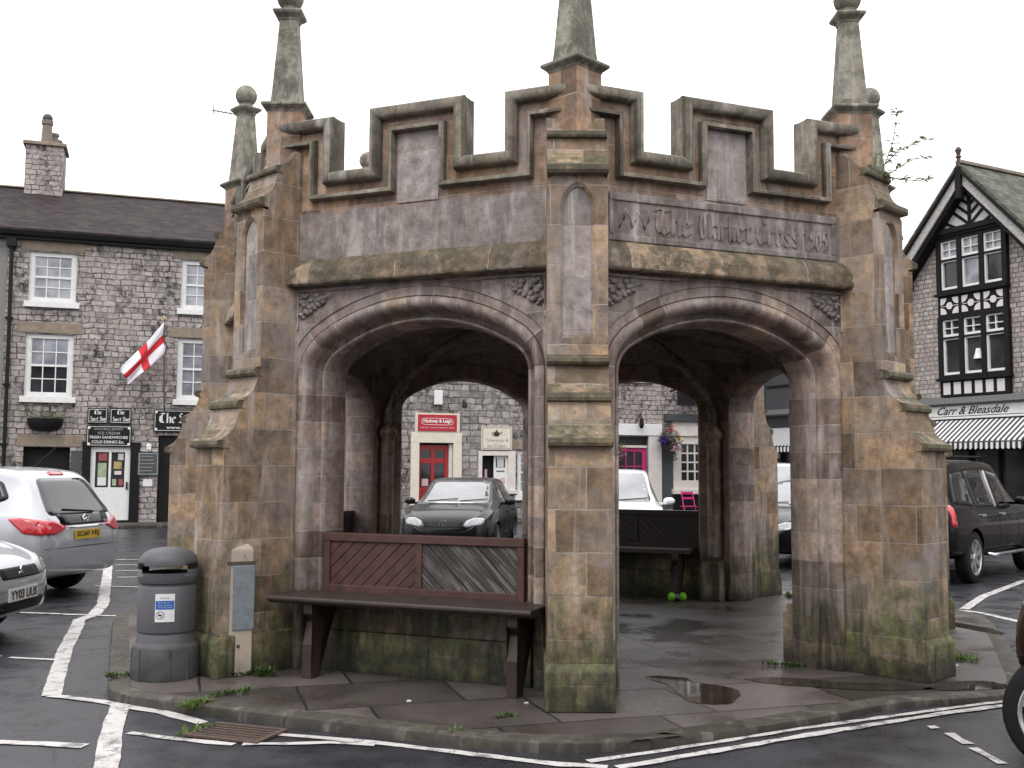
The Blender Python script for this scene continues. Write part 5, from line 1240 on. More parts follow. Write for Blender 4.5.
def wheel(parent, x, y, r, spokes=5, wd=.2, rimmat='alloy', q_=1.0):
    s_ = 1 if y > 0 else -1
    mb = MB(); pr = [(r * .62 * q_, -wd / 2), (r * .9, -wd / 2), (r * .97, -wd * .42), (r, -wd * .3), (r, wd * .3), (r * .97, wd * .42), (r * .9, wd / 2), (r * .66 * q_, wd / 2), (r * .62 * q_, wd * .3)]
    n = 36
    mb.loft([[(x + a * math.cos(2 * PI * j / n), y + s_ * b, r + a * math.sin(2 * PI * j / n)) for j in range(n)] for a, b in pr]); t = mb.build('wheel', M['tyre'], parent, smooth=True)
    mb = MB(); mb.loft([[(x + a * math.cos(2 * PI * j / n), y + s_ * b, r + a * math.sin(2 * PI * j / n)) for j in range(n)] for a, b in ((r * .66 * q_, wd * .49), (r * .64 * q_, wd * .5), (r * .60 * q_, wd * .44), (r * .58 * q_, wd * .1))])
    mb.loft([[(x + a * math.cos(2 * PI * j / n), y + s_ * b, r + a * math.sin(2 * PI * j / n)) for j in range(n)] for a, b in ((r * .16, wd * .40), (r * .13, wd * .46), (.003, wd * .47))])
    for k in range(spokes):
        a = 2 * PI * k / spokes + .3
        for dA in (-.0,):
            c_, s2 = math.cos(a), math.sin(a)
            def pt(rad, lat, dp): return (x + rad * c_ - lat * s2, y + s_ * dp, r + rad * s2 + lat * c_)
            mb.loft([[pt(r * .12, -.035, wd * .40), pt(r * .12, .035, wd * .40), pt(r * .12, .035, wd * .2), pt(r * .12, -.035, wd * .2)], [pt(r * .6 * q_, -.028, wd * .45), pt(r * .6 * q_, .028, wd * .45), pt(r * .6 * q_, .028, wd * .25), pt(r * .6 * q_, -.028, wd * .25)]], True, True)
    mb.build('rim', M[rimmat], t, smooth=True)
    mb = MB(); mb.loft([[(x + a * math.cos(2 * PI * j / 20), y + s_ * wd * .05, r + a * math.sin(2 * PI * j / 20)) for j in range(20)] for a in (r * .6 * q_, .003)]); mb.build('brake_disc', M['iron'], t)
def car(name, label, spec, pmat, loc, heading, cat='car', group='cars parked round the market place', front=True, rear=True, plate=None, plate_r=None, spokes=5, screen='screen', side='carglass', opts=()):
    rz = math.atan2(heading[1], heading[0]); t = thing(name, label, cat, (loc[0], loc[1], 0), rz, group)
    sp = spec; mb = body_bm(sp); bm = mb.bm
    me = bpy.data.meshes.new('tmp'); bm.to_mesh(me); bm.free(); ob = bpy.data.objects.new('tmp', me); COL.objects.link(ob)
    cb = MB(); wr = sp['wr']
    for ax in sp['ax']:
        for s_ in (-1, 1):
            rr = [[(ax + wr * 1.14 * math.cos(2 * PI * j / 32), s_ * yy, wr + wr * 1.14 * math.sin(2 * PI * j / 32)) for j in range(32)] for yy in (.55, 1.3)]
            cb.loft(rr, True, True)
    bmesh.ops.recalc_face_normals(cb.bm, faces=cb.bm.faces)
    cme = bpy.data.meshes.new('cut'); cb.bm.to_mesh(cme); cb.bm.free(); co = bpy.data.objects.new('cut', cme); COL.objects.link(co)
    md = ob.modifiers.new('b', 'BOOLEAN'); md.object = co; md.operation = 'DIFFERENCE'; md.solver = 'EXACT'
    dg = bpy.context.evaluated_depsgraph_get(); m2_ = bpy.data.meshes.new_from_object(ob.evaluated_get(dg))
    # body with a darker recess inside the arches
    b2 = bmesh.new(); b2.from_mesh(m2_); bvh = BVHTree.FromBMesh(b2)
    for f in b2.faces:
        c = f.calc_center_median(); f.smooth = True
        inside = any(math.hypot(c.x - ax, c.z - wr) < wr * 1.135 for ax in sp['ax']) and abs(c.y) > .5
        f.material_index = 1 if (inside or c.z < sp['st'][4][2] + .035) else 0
    b2.to_mesh(m2_); b2.free()
    bpy.data.objects.remove(ob); bpy.data.objects.remove(co)
    m2_.name = 'body'; m2_.materials.clear(); m2_.materials.append(M[pmat]); m2_.materials.append(M['trim']); m2_.set_sharp_from_angle(angle=R(42))
    body = bpy.data.objects.new('body', m2_); COL.objects.link(body); body.parent = t
    def panel(nm, mat, pts, axis, sign, off=.005, rings=3, par=None): return conform(bvh, pts, axis, sign, off, rings).build(nm, M[mat], par or t, smooth='all', weld=False)
    for s_ in (-1, 1):
        for q in sp['side']: panel('side_window', side, rpoly(list(q), .06), 'y', s_)
    wb, wt_, z0, z1 = sp['ws']
    panel('windscreen', screen, rpoly([(-wb, z0), (wb, z0), (wt_, z1), (-wt_, z1)], .07), 'x', 1, .005, 5)
    rb, rt_, r0, r1 = sp['rw']
    rwp = panel('rear_window', 'rearglass', rpoly([(-rb, r0), (rb, r0), (rt_, r1), (-rt_, r1)], .09), 'x', -1, .006, 5)
    for ax in sp['ax']:
        for s_ in (-1, 1): wheel(t, ax, s_ * (sp['st'][5][1] - .105), wr, spokes, q_=sp.get('rim', 1.05))
    # mirrors, door handles, door seams
    sx = sp['side'][0][0][0] - .05; sz = sp['side'][0][0][1]
    for s_ in (-1, 1):
        mb = MB(); yb = sp['st'][5][1] * .93; mb.sphere((sx - .02, s_ * (yb + .15), sz + .07), .085, 12, 8, (.6, 1.25, .8)); mb.box(sx - .04, sx + .02, min(s_ * (yb - .06), s_ * (yb + .1)), max(s_ * (yb - .06), s_ * (yb + .1)), sz + .01, sz + .05)
        mb.build('wing_mirror', M[pmat], t, smooth=True)
        for q in sp['side'][:2]:
            hx = min(p[0] for p in q) + .16; hz = sz - .12
            mb2 = conform(bvh, rpoly([(hx - .1, hz - .018), (hx + .1, hz - .018), (hx + .1, hz + .018), (hx - .1, hz + .018)], .015), 'y', s_, .022, 2); mb2.build('door_handle', M['chrome'] if 'chrome' in opts else M[pmat], t, smooth=True)
        for x in (sp['side'][0][0][0] + .07, min(p[0] for p in sp['side'][0]) - .035):
            conform(bvh, dense([(x - .006, sz - .02), (x + .006, sz - .02), (x + .006, sp['st'][5][2] + .12), (x - .006, sp['st'][5][2] + .12)], .1), 'y', s_, .0022, 1).build('door_seam', M['trim'], t, weld=False)
    st = sp['st']; fz = st[-2][3]; fwid = st[-4][1] * .93
    if front:
        for s_ in (-1, 1):
            q = [(s_ * fwid * .50, fz + .005), (s_ * fwid * .96, fz + .06), (s_ * fwid * .97, fz + .16), (s_ * fwid * .74, fz + .17), (s_ * fwid * .52, fz + .11)]
            panel('headlight', 'lamp', rpoly(q, .05), 'x', 1, .008)
        panel('grille', 'trim', rpoly([(-fwid * .47, fz + .01), (fwid * .47, fz + .01), (fwid * .48, fz + .105), (-fwid * .48, fz + .105)], .02), 'x', 1, .006)
        panel('lower_grille', 'trim', rpoly([(-fwid * .5, st[-2][2] + .02), (fwid * .5, st[-2][2] + .02), (fwid * .55, st[-2][2] + .12), (-fwid * .55, st[-2][2] + .12)], .03), 'x', 1, .006)
        mb = MB(); xf = st[-1][0] + .012
        for a, b in ((-.5, .05), (.1, .6)): 
            p0 = bvh.ray_cast(Vector((5, a, z0 + .02)), Vector((-1, 0, 0)))[0]; p1 = bvh.ray_cast(Vector((5, b, z0 + .06)), Vector((-1, 0, 0)))[0]
            if p0 and p1: mb.tube([p0 + Vector((.02, 0, .015)), p1 + Vector((.02, 0, .015))], .009, 5)
        mb.build('windscreen_wipers', M['trim'], t)
    if rear:
        rz_ = st[1][3]; rwid = st[2][1]
        mb = MB(); h0 = bvh.ray_cast(Vector((-5, -.25, r0 + .03)), Vector((1, 0, 0)))[0]; h1_ = bvh.ray_cast(Vector((-5, .35, r0 + .07)), Vector((1, 0, 0)))[0]
        if h0 and h1_: mb.tube([h0 + Vector((-.02, 0, 0)), h1_ + Vector((-.02, 0, 0))], .01, 5); mb.build('rear_wiper', M['trim'], t)
    def plate_(txt, x_sign, z, mat, tx=None):
        h = bvh.ray_cast(Vector((x_sign * 5, 0, z)), Vector((-x_sign, 0, 0)))[0]; px = h.x + x_sign * .012
        for zz in (z - .05, z + .05):
            q = bvh.ray_cast(Vector((x_sign * 5, 0, zz)), Vector((-x_sign, 0, 0)))[0]
            if q: px = max(px, q.x + .012) if x_sign > 0 else min(px, q.x - .012)
        mb = MB(); mb.box(px - .008, px + .008, -.26, .26, z - .056, z + .056); p = mb.build('number_plate', M[mat], t)
        fn = (lambda a, b, c: (px + .009 - b, a, c)) if x_sign > 0 else (lambda a, b, c: (px - .009 + b, -a, c))
        text_mesh('plate_lettering', txt, M['letterk'], p, -.235, .235, z - .04, z + .04, 0, .003, 0, .01, fn=fn)
    if plate: plate_(plate, 1, fz - .10 if 'lowplate' not in opts else fz - .13, 'plate_w')
    if plate_r: plate_(plate_r, -1, st[1][3] - .02, 'plate_y')
    return t, bvh, panel
# silver people carrier, tail towards the cross
hv = Vector((-.985, .13)).normalized()
t, bvh, panel = car('people_carrier', 'silver people carrier with yellow rear number plate and red tail lights parked tail first', MPV, 'p_silver', (-7.97, 2.74), hv, plate_r='SC60 VRJ', front=True)
for s_ in (-1, 1):
    panel('tail_light', 'tail', rpoly([(-2.035, .80), (-2.035, .965), (-1.85, 1.0), (-1.66, .99), (-1.88, .82)], .03), 'y', s_, .014, 4)
    panel('tail_light', 'tail', rpoly([(s_ * .42, .875), (s_ * .62, .80), (s_ * .845, .80), (s_ * .845, .965), (s_ * .62, .955)], .02), 'x', -1, .018, 4)
panel('tailgate_panel', 'carglass', rpoly([(-.50, .90), (.50, .90), (.52, 1.03), (-.52, 1.03)], .03), 'x', -1, .009)
panel('tailgate_trim', 'chrome', rpoly([(-.36, .866), (.36, .866), (.36, .886), (-.36, .886)], .01), 'x', -1, .012)
panel('high_brake_light', 'tail', rpoly([(-.14, 1.50), (.14, 1.50), (.14, 1.535), (-.14, 1.535)], .01), 'x', -1, .014)
panel('bumper_seam', 'trim', dense([(-.78, .63), (.78, .63), (.78, .638), (-.78, .638)]), 'x', -1, .003, 1)
h = bvh.ray_cast(Vector((-5, 0, .965)), Vector((1, 0, 0)))[0]
def ring_badge(t, px, sgn, z, r, bolt=True):
    mb = MB(); n = 24
    mb.loft([[(px + sgn * d, (r_) * math.cos(2 * PI * j / n), z + r_ * math.sin(2 * PI * j / n)) for j in range(n)] for r_, d in ((r, .012), (r * .98, .022), (r * .82, .022), (r * .80, .012))])
    return mb
mb = ring_badge(t, h.x, -1, .965, .062); mb.tube([(h.x - .02, -.055, .98), (h.x - .02, 0, .965), (h.x - .02, .055, .95)], .010, 5); mb.build('badge', M['chrome'], t)
mb = MB(); mb.tube([(-1.3, -.1, 1.6), (-1.62, -.1, 1.86)], .006, 5); mb.build('radio_aerial', M['trim'], t)
panel('sunroof', 'carglass', [(0, 0), (.01, 0), (.01, .01)], 'y', 1) if False else None
# silver hatchback nose in the lower left corner
hm = Vector((1, .02)).normalized()
t, bvh, panel = car('hatchback', 'silver hatchback nose with white front number plate in the lower left corner', HATCH, 'p_silver', (-4.84 - 2.07 * hm.x, -1.0 - 2.07 * hm.y), hm, plate='YY03 UUS', opts=('lowplate',))
h = bvh.ray_cast(Vector((5, 0, .66)), Vector((-1, 0, 0)))[0]
mb = MB()
for a in (90, 210, 330):
    c_, s_ = math.cos(R(a)), math.sin(R(a)); r_ = .026
    mb.prism([(0, 0), (r_ * c_ - r_ * .55 * s_, r_ * s_ + r_ * .55 * c_), (2 * r_ * c_, 2 * r_ * s_), (r_ * c_ + r_ * .55 * s_, r_ * s_ - r_ * .55 * c_)], lambda p, q, tt: (h.x + .008 + tt, p, .655 + q), 0, .01)
mb.build('badge', M['chrome'], t)
for s_ in (-1, 1): panel('indicator', 'amber', rpoly([(s_ * .70, .60), (s_ * .76, .60), (s_ * .76, .66), (s_ * .70, .66)], .02), 'x', 1, .012)
for s_ in (-1, 1):
    q = [(s_ * .48, .36), (s_ * .66, .40), (s_ * .66, .50), (s_ * .48, .47)]; panel('fog_lamp_recess', 'trim', rpoly(q, .03), 'x', 1, .006)
# dark hatchback facing us through the left arch
hg = Vector((-.07, -1)).normalized()
t, bvh, panel = car('hatchback', 'charcoal hatchback facing the camera in front of the red door', HATCH, 'p_grey', (-1.86, 9.75), hg, screen='screen')
h = bvh.ray_cast(Vector((5, 0, .655)), Vector((-1, 0, 0)))[0]
mb = ring_badge(t, h.x, 1, .66, .07); mb.prism([(-.04, .70), (-.028, .70), (0, .63), (.028, .70), (.04, .70), (.008, .61), (-.008, .61)], lambda p, q, tt: (h.x + tt, p, q), .012, .022); mb.build('badge', M['chrome'], t)
car('hatchback', 'black car half hidden behind the central buttress beside the charcoal hatchback', HATCH, 'p_black', (.32, 12.4), Vector((-.03, -1)))
car('estate_car', 'white car behind the dark inner bench with its right mirror showing', MPV, 'p_white', (1.0, 9.35), Vector((-.05, -1)))
# black off-roader on the right
hs = Vector((.62, .785)).normalized(); rtv = Vector((hs.y, -hs.x))
ra = Vector((5.92, 5.21)) - rtv * .82; cs = ra + hs * 1.36
t, bvh, panel = car('off_roader', 'black off roader with silver wheels parked behind the right buttress', SUV, 'p_brownblack', cs, hs, spokes=7, opts=('chrome',))
for s_ in (-1, 1):
    panel('tail_light', 'tail', rpoly([(-2.20, .84), (-2.10, .82), (-2.08, 1.12), (-2.16, 1.14)], .03), 'y', s_, .012, 3)
    mb = MB(); mb.tube([(.86, s_ * .90, .40), (.8, s_ * 1.0, .38), (-.8, s_ * 1.0, .38), (-.86, s_ * .90, .40)], .03, 8); mb.build('side_step', M['chrome'], t, smooth='all')
    panel('door_pillar', 'greylight', [(-.255, 1.08), (-.19, 1.08), (-.19, 1.62), (-.255, 1.62)], 'y', s_, .004, 2)
    for yy in (.46,): mb = MB(); mb.tube([(-1.6, s_ * .56, 1.78), (-1.5, s_ * .58, 1.82), (0.0, s_ * .58, 1.83), (.15, s_ * .56, 1.78)], .018, 6); mb.build('roof_rail', M['trim'], t)
car('van', 'white van glimpsed through the gap in the right archway', dict(SUV), 'p_white', (4.75, 13.6), Vector((-.1, -1)), cat='van')
car('hatchback', 'black car nose below the white van in the right archway gap', HATCH, 'p_black', (4.45, 8.85), Vector((-.62, -.785)))
# 4x4 whose front wheel enters at the right edge
t, bvh, panel = car('off_roader', 'dark maroon off roader whose front wheel enters at the right edge', OFFR, 'p_maroon', (2.71 + 1.36 * .89 + .75 * .456, -4.66 - 1.36 * .456 + .75 * .89), Vector((-.89, .456)), spokes=6)
t.location.z = .02
# ------------------------------------------------------------------ street furniture, plants, small things
t = thing('litter_bin', 'grey domed plastic litter bin with blue and white sticker beside the left buttress', 'litter bin', (-2.795, -2.86, .103))
t.scale = (.87, .87, .87)
mb = MB(); mb.lathe([(.0, .0), (.262, .0), (.268, .02), (.266, .255), (.258, .275), (.245, .285)], (0, 0, 0), 40)
for k in range(8): pass
mb.build('base', M['plastd'], t, smooth=True)
mb = MB()
for a in (-150, -118, -62, -30):
    c_, s_ = math.cos(R(a)), math.sin(R(a)); mb.tube([(.267 * c_, .267 * s_, .0), (.267 * c_, .267 * s_, .25)], .008, 5)
mb.build('base_rib', M['plastd'], t)
mb = MB(); mb.lathe([(.245, .284), (.232, .31), (.230, .355), (.222, .365), (.222, .375), (.234, .385), (.236, .74), (.228, .75), (.220, .757), (.220, .77), (.232, .778)], (0, 0, 0), 40); mb.build('body', M['plast'], t, smooth=True)
prof = [(.233, .779), (.236, .80), (.238, .825), (.238, .855), (.238, .920), (.236, .948), (.224, .985), (.19, 1.022), (.13, 1.048), (.06, 1.06), (.002, 1.062)]
def skipf(i, j):
    a = (j + .5) / 48 * 360
    d1 = min(abs(a - 282), 360 - abs(a - 282)); d2 = abs(a - 102)
    return i == 3 and (d1 < 50 or d2 < 50)
mb = MB(); mb.lathe(prof, (0, 0, 0), 48, skip=skipf); mb.lathe([(.21, .80), (.212, .85), (.20, .855)], (0, 0, 0), 48); mb.lathe([(.238, .855), (.205, .859), (.202, .80)], (0, 0, 0), 48); mb.lathe([(.238, .920), (.208, .916), (.205, .95), (.1, 1.0)], (0, 0, 0), 48)
mb.build('hood', M['plast'], t, smooth=True)
mb = MB(); mb.lathe([(.2, .80), (.19, .72), (.01, .70)], (0, 0, 0), 24); mb.build('liner', M['black'], t)
def curved(name, mat, a0, a1, z0, z1, r, par):
    mb = MB(); n = 10; mb.loft([[(r * math.cos(R(a0 + (a1 - a0) * i / n)), r * math.sin(R(a0 + (a1 - a0) * i / n)), z) for i in range(n + 1)] for z in (z0, z1)], closed=False); return mb.build(name, M[mat], par, smooth='all')
st_ = curved('sticker', 'sticker', 268, 305, .475, .70, .2395, t)
curved('sticker_print', 'blue', 269, 304, .575, .645, .2402, st_)
def on_cyl(a0, r): return lambda x, y, z: (r * math.cos(R(a0) + x / r) + 0, r * math.sin(R(a0) + x / r), z)
for tx, z0, z1 in (('Please put your', .622, .638), ('litter in here', .602, .618), ('Thank you', .583, .598)):
    text_mesh('sticker_lettering', tx, M['letter'], st_, -.055, .055, z0, z1, 0, .001, fn=on_cyl(286.5, .2408))
text_mesh('sticker_lettering', 'District Council', M['blue'], st_, -.035, .035, .66, .675, 0, .001, fn=on_cyl(286.5, .2402))
mb = MB(); f = on_cyl(278, .2403); n = 20
mb.loft([[f(r_ * math.cos(2 * PI * j / n), 0, .53 + r_ * math.sin(2 * PI * j / n)) for j in range(n)] for r_ in (.032, .027)]); mb.poly([f(-.02, 0, .552), f(-.016, 0, .556), f(.02, 0, .508), f(.016, 0, .504)]); mb.box(0, 0, 0, 0, 0, 0) if False else None
mb.poly([f(-.014, 0, .523), f(.012, 0, .523), f(.016, 0, .538), f(-.016, 0, .534)]); mb.build('sticker_print', M['letterk'], st_, weld=False)
mb = MB(); f = on_cyl(293, .2403)
for z in (.555, .543, .531, .519, .507, .49): mb.poly([f(-.03, 0, z), f(.03, 0, z), f(.03, 0, z + .005), f(-.03, 0, z + .005)])
mb.build('sticker_print', M['pinkp'], st_, weld=False)
# painted post with a sheet metal plate
t = thing('wooden_post', 'peeling cream square post with grey metal sheet fixed to its front', 'post', (-2.33, -2.74, .103), R(31))
mb = MB(); h_ = .102
mb.loft([[(a * x, b * x, z) for a, b in ((-1, -1), (1, -1), (1, 1), (-1, 1))] for x, z in ((h_, 0), (h_ * .98, .895), (h_ * .95, .91), (h_ * .45, .965), (h_ * .38, .99), (h_ * .1, 1.0))], True, True); mb.build('shaft', M['postpaint'], t, bevel=.008)
mb = MB(); mb.box(-.045, .108, -.112, -.1025, .33, .79); mb.box(.1025, .112, -.1024, .05, .33, .79); mb.build('metal_sheet', M['galv'], t, bevel=.004)
mb = MB(); mb.box(-.106, .11, -.11, -.102, .80, .82); mb.box(.1021, .11, -.1019, .06, .80, .82); mb.build('strap', M['rust'], t)
mb = MB(); mb.sphere((.0, -.10, .215), .014, 8, 6); mb.build('bolt', M['iron'], t)
# gully grate
t = thing('drain_grate', 'rusty iron gully grate in the road by the front kerb', 'drain', (-1.86, -4.17, gz(-1.86, -4.17) + .006), R(-17))
mb = MB(); W_, D_ = .25, .165
mb.box(-W_, W_, -D_, -D_ + .03, 0, .012); mb.box(-W_, W_, D_ - .03, D_, 0, .012); mb.box(-W_, -W_ + .03, -D_ + .03, D_ - .03, 0, .012); mb.box(W_ - .03, W_, -D_ + .03, D_ - .03, 0, .012)
for k in range(5): y = -D_ + .050 + k * .050; mb.box(-W_ + .03, W_ - .03, y, y + .018, -.002, .011)
mb.build('grate', M['rust'], t)
mb = MB(); mb.poly([(-W_, -D_, -.001), (W_, -D_, -.001), (W_, D_, -.001), (-W_, D_, -.001)]); mb.build('shaft', M['blackmatt'], t)  # flat black sheet stands in for the shade down the gully
# lime green toy on the floor inside
t = thing('toy_dumbbell', 'lime green toy with two rounded ends and grey middle on the floor inside the cross', 'toy', (1.37, 1.86, .103), R(3))
for s_ in (-1, 1):
    mb = MB(); mb.loft([[(s_ * x, r_ * math.cos(2 * PI * j / 14), .05 + r_ * math.sin(2 * PI * j / 14)) for j in range(14)] for x, r_ in ((.03, .02), (.035, .042), (.06, .05), (.09, .047), (.105, .02))], True, True); mb.build('end', M['lime'], t, smooth=True)
mb = MB(); mb.tube([(-.035, 0, .05), (.035, 0, .05)], .028, 10); mb.build('middle', M['lead'], t)
# weeds
def tuft(label, x, y, z, n, h, spread=.1, mat='leaf', seed=1, along=None):
    rr = random.Random(seed); mb = MB()
    for k in range(n):
        q = rr.uniform(-1, 1); px, py = (rr.gauss(0, spread * .5), rr.gauss(0, spread * .5)) if along is None else (along[0] * q + rr.gauss(0, spread * .25), along[1] * q + rr.gauss(0, spread * .25))
        a = rr.uniform(0, 2 * PI); d = Vector((math.cos(a) * .8, math.sin(a) * .8, rr.uniform(.35, 1.3)))
        mb.leaf((px, py, .0), d, (0, 0, 1), 1.3 * h * rr.uniform(.5, 1.2), h * rr.uniform(.3, .6))
    o = mb.build('weed', M[mat], None, weld=False); o.location = (x, y, z); return tag(o, label, 'weed', 'weeds in the joints of the pavement')
tuft('flat green weed along the kerb left of the litter bin', -3.02, -2.90, .104, 70, .05, .05, 'leaf', 1, (.16, .05))
tuft('leafy green weed growing over the kerb edge in front of the bin', -2.27, -3.68, .075, 90, .06, .08, 'leafl', 2, (.05, .06))
tuft('low green weed in the paving joint just behind the kerb weed', -2.13, -3.42, .104, 60, .045, .05, 'leaf', 3, (.10, .09))
tuft('weed at the foot of the cream post', -2.17, -2.78, .104, 70, .07, .08, 'leaf', 4, (.13, .0))
tuft('weed under the left end of the maroon bench', -1.72, -2.42, .104, 36, .07, .05, 'leafl', 5)
tuft('weed in the kerb joint left of the central buttress', -.56, -4.27, .07, 36, .055, .04, 'leafl', 6, (.03, .04))
tuft('small weed in the paving joint near the central buttress', -.28, -3.93, .104, 30, .035, .04, 'leaf', 7, (.06, .04))
tuft('moss line of weed at the foot of the right inner pier', 1.75, -2.12, .104, 70, .04, .05, 'leaf', 8, (.13, -.03))
tuft('green weed in the paving crack right of the right buttress', 3.22, -1.78, .104, 60, .06, .06, 'leafl', 9, (.10, -.04))
tuft('weed beside the drain grate', -2.12, -4.12, .03, 60, .045, .07, 'leafl', 10, (.06, .1))
tuft('weed on the pavement edge beyond the right archway', 2.75, 2.3, .104, 40, .07, .06, 'leafl', 11)
rr = random.Random(5)
for i, (x, y, lb) in enumerate(((-.93, -3.55, 'small white scrap of litter on the pavement before the bench'), (-.17, -3.55, 'white scrap of litter left of the central buttress'), (3.1, -2.0, 'white scrap of litter beside the crack right of the right buttress'))):
    mb = MB(); mb.prism([(.018 * rr.uniform(.6, 1.3) * math.cos(a * PI / 3), .014 * rr.uniform(.6, 1.3) * math.sin(a * PI / 3)) for a in range(6)], lambda p, q, tt: (p, q, tt), 0, .006); o = mb.build('litter_scrap', M['scrap']); o.location = (x, y, .105); tag(o, lb, 'litter')
# sapling rooted in the right buttress
def sapling():
    t = thing('sapling', 'leafy sapling sprouting from the top of the right buttress', 'plant', (2.52, -2.22, 3.86), ROT)
    rr = random.Random(11); ms = MB(); ml = MB()
    stems = [[(0, 0, 0), (.06, -.01, .14), (.12, -.02, .30), (.15, -.02, .46), (.16, -.03, .58)], [(0, 0, 0), (.12, -.02, .08), (.24, -.02, .16), (.40, -.02, .20)], [(.02, 0, .04), (.16, -.02, .02), (.30, -.03, .0), (.42, -.03, .03)], [(.06, 0, .14), (.16, -.05, .24), (.30, -.06, .30), (.40, -.06, .33)], [(0, 0, 0), (-.04, -.06, .1), (-.03, -.08, .2)]]
    for s_ in stems:
        ms.tube(s_, .005, 5, r1=.0015)
        for a, b in zip(s_[:-1], s_[1:]):
            a, b = Vector(a), Vector(b)
            for k in range(11 if s_ is not stems[4] else 4):
                p = a.lerp(b, rr.random()); an = rr.uniform(0, 2 * PI); ml.leaf(p, (math.cos(an), math.sin(an), rr.uniform(-.35, .35)), (0, 0, 1), rr.uniform(.05, .085), rr.uniform(.018, .03))
    ms.build('stem', M['stem'], t, weld=False); ml.build('foliage', M['leaft'], t, weld=False)
sapling()
# planter, baskets, flag, chair on the terrace
def wall(s, y, z): o = org(s); return (o[0] + .3738 * y, o[1] - .9275 * y, z)
t = thing('wall_basket', 'black half round wall basket with sparse greenery under the left window', 'planter', wall(1.32, .03, 2.55), TA)
mb = MB(); mb.loft([[(.46 * r_ * math.cos(PI + PI * j / 12), .34 * r_ * math.sin(PI + PI * j / 12), z) for j in range(13)] for r_, z in ((1, .36), (.98, .2), (.8, .06), (.4, .0))], closed=False); mb.build('basket', M['black'], t, smooth=True)
rr = random.Random(8); mb = MB()
for k in range(230):
    x = rr.uniform(-.5, .42); y = -rr.uniform(0, .3); an = rr.uniform(0, 2 * PI); zz = rr.uniform(.3, .55) + (.38 * max(0, -.12 - x) * 3 * rr.random() if x < -.12 else 0)
    mb.leaf((x - (.25 if zz > .65 else 0), y, zz), (math.cos(an), math.sin(an), rr.uniform(-.3, .8)), (0, 0, 1), rr.uniform(.05, .13), .04)
mb.build('foliage', M['leafl'], t, weld=False)
def hbasket(label, s, z, sz, seed, drop):
    t = thing('hanging_basket', label, 'flower basket', wall(s, .45, z), TA, 'hanging baskets on the terrace')
    rr = random.Random(seed); mb = MB(); mb.sphere((0, 0, -.08), .2 * sz, 14, 8, (1, 1, .8)); mb.build('basket', M['iron'], t, smooth='all')
    mb = MB(); mb.tube([(0, 0, 0), (0, 0, .38 * sz)], .01, 5); mb.tube([(0, 0, .38 * sz), (0, .42, .42 * sz)], .012, 5); mb.build('bracket', M['black'], t)
    for nm, mt, n, (cx, cz, rx, rz) in (('foliage', 'leaf', 420, (0, -.02, .38, .34)), ('petals', 'fl_red', 70, (.05, .28, .18, .16)), ('petals', 'fl_pur', 190, (-.26, -.06, .20, .18)), ('petals', 'fl_pink', 230, (.12, -.26, .32, .22)), ('petals', 'fl_yel', 30, (.34, -.02, .10, .10)), ('trailing_leaves', 'leaf', 90, (.1, -.55 * drop, .16, .22))):
        mb = MB()
        for k in range(n):
            while True:
                q = Vector((rr.uniform(-1, 1), rr.uniform(-1, 1), rr.uniform(-1, 1)))
                if q.length < 1: break
            p = Vector((cx + q.x * rx, q.y * rx * .9 - (.08 if nm == 'petals' else 0), cz + q.z * rz)) * sz; an = rr.uniform(0, 2 * PI)
            mb.leaf(p, (math.cos(an), math.sin(an), rr.uniform(-.8, .8)), (0, 0, 1), rr.uniform(.06, .11), rr.uniform(.05, .08))
        mb.build(nm, M[mt], t, weld=False)
hbasket('hanging basket of red, purple and pink flowers right of the magenta door', 20.0, 2.62, 1.0, 3, 1)
hbasket('hanging basket of pink flowers left of the magenta door against the pillar', 17.95, 2.35, .95, 4, 1)
t = thing('flagpole', 'brown flagpole on the house wall right of the flag', 'pole', wall(4.36, .45, 0), TA)
mb = MB(); mb.tube([(.04, .42, 3.1), (.0, 0, 3.3), (-.06, 0, 5.72)], .022, 8); mb.build('pole', M['stem'], t, smooth=True)
mb = MB(); mb.sphere((-.06, 0, 5.75), .04, 8, 6); mb.build('pole_finial', M['fl_yel'], t)
t2 = None
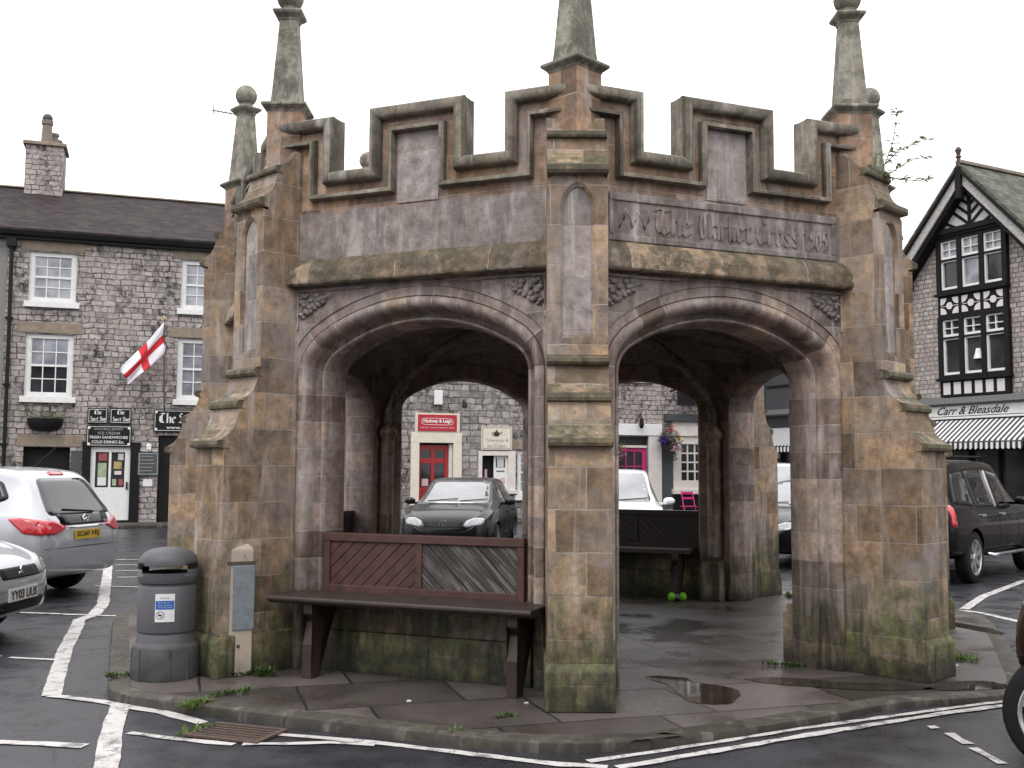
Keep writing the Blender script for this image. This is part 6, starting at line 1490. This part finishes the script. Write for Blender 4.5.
mb = MB(); NX, NZ = 18, 12; A_ = Vector((-.06, 0, 5.66)); B_ = Vector((-.03, 0, 4.74)); C_ = Vector((-.94, -.10, 3.86)); D_2 = Vector((-1.18, -.05, 4.26))
G = [[None] * (NZ + 1) for _ in range(NX + 1)]
for i in range(NX + 1):
    for j in range(NZ + 1):
        u, v = i / NX, j / NZ; p = (A_ * (1 - u) + D_2 * u) * v + (B_ * (1 - u) + C_ * u) * (1 - v)
        p += Vector((.02 * math.sin(7 * v + 5 * u), -.09 * math.sin(9 * v + 3 * u) * (.2 + u) - .05 * math.sin(12 * u), .04 * math.sin(6 * u + 2 * v) * v * u)); G[i][j] = (mb.v(p), (u, v))
for i in range(NX):
    for j in range(NZ):
        q = (G[i][j], G[i + 1][j], G[i + 1][j + 1], G[i][j + 1]); mb.f([a[0] for a in q], [a[1] for a in q])
fl = mb.build('flag', M['flag'], None, smooth='all'); fl.location = wall(4.36, .45, 0); fl.rotation_euler.z = TA
sm = fl.modifiers.new('cloth', 'SOLIDIFY'); sm.thickness = .004
tag(fl, 'white flag with red cross drooping from the pole', 'flag')
t = thing('folding_chair', 'magenta folding chair outside the white shop window', 'chair', wall(20.25, 1.2, .0), TA)
for x in (-.2, .2):
    mb = MB(); mb.tube([(x, -.2, 0.0), (x, .12, .95)], .014, 6); mb.build('leg', M['pink'], t); mb = MB(); mb.tube([(x, .2, 0.0), (x, -.2, .46)], .014, 6); mb.build('leg', M['pink'], t)
mb = MB()
for k in range(4): mb.box(-.2, .2, -.2 + k * .1, -.13 + k * .1, .45, .47)
mb.build('seat', M['pink'], t); mb = MB(); mb.box(-.2, .2, .085, .1, .84, .92); mb.box(-.2, .2, .05, .065, .68, .75); mb.build('backrest', M['pink'], t)
t = thing('bar_table', 'small dark pavement table before the white shop window', 'table', wall(20.9, 1.3, 0), TA)
mb = MB(); mb.lathe([(.002, .70), (.3, .70), (.3, .72), (.002, .725)], (0, 0, 0), 20); mb.build('tabletop', M['offwhite'], t); mb = MB(); mb.tube([(0, 0, 0), (0, 0, .7)], .03, 8); mb.build('leg', M['iron'], t)
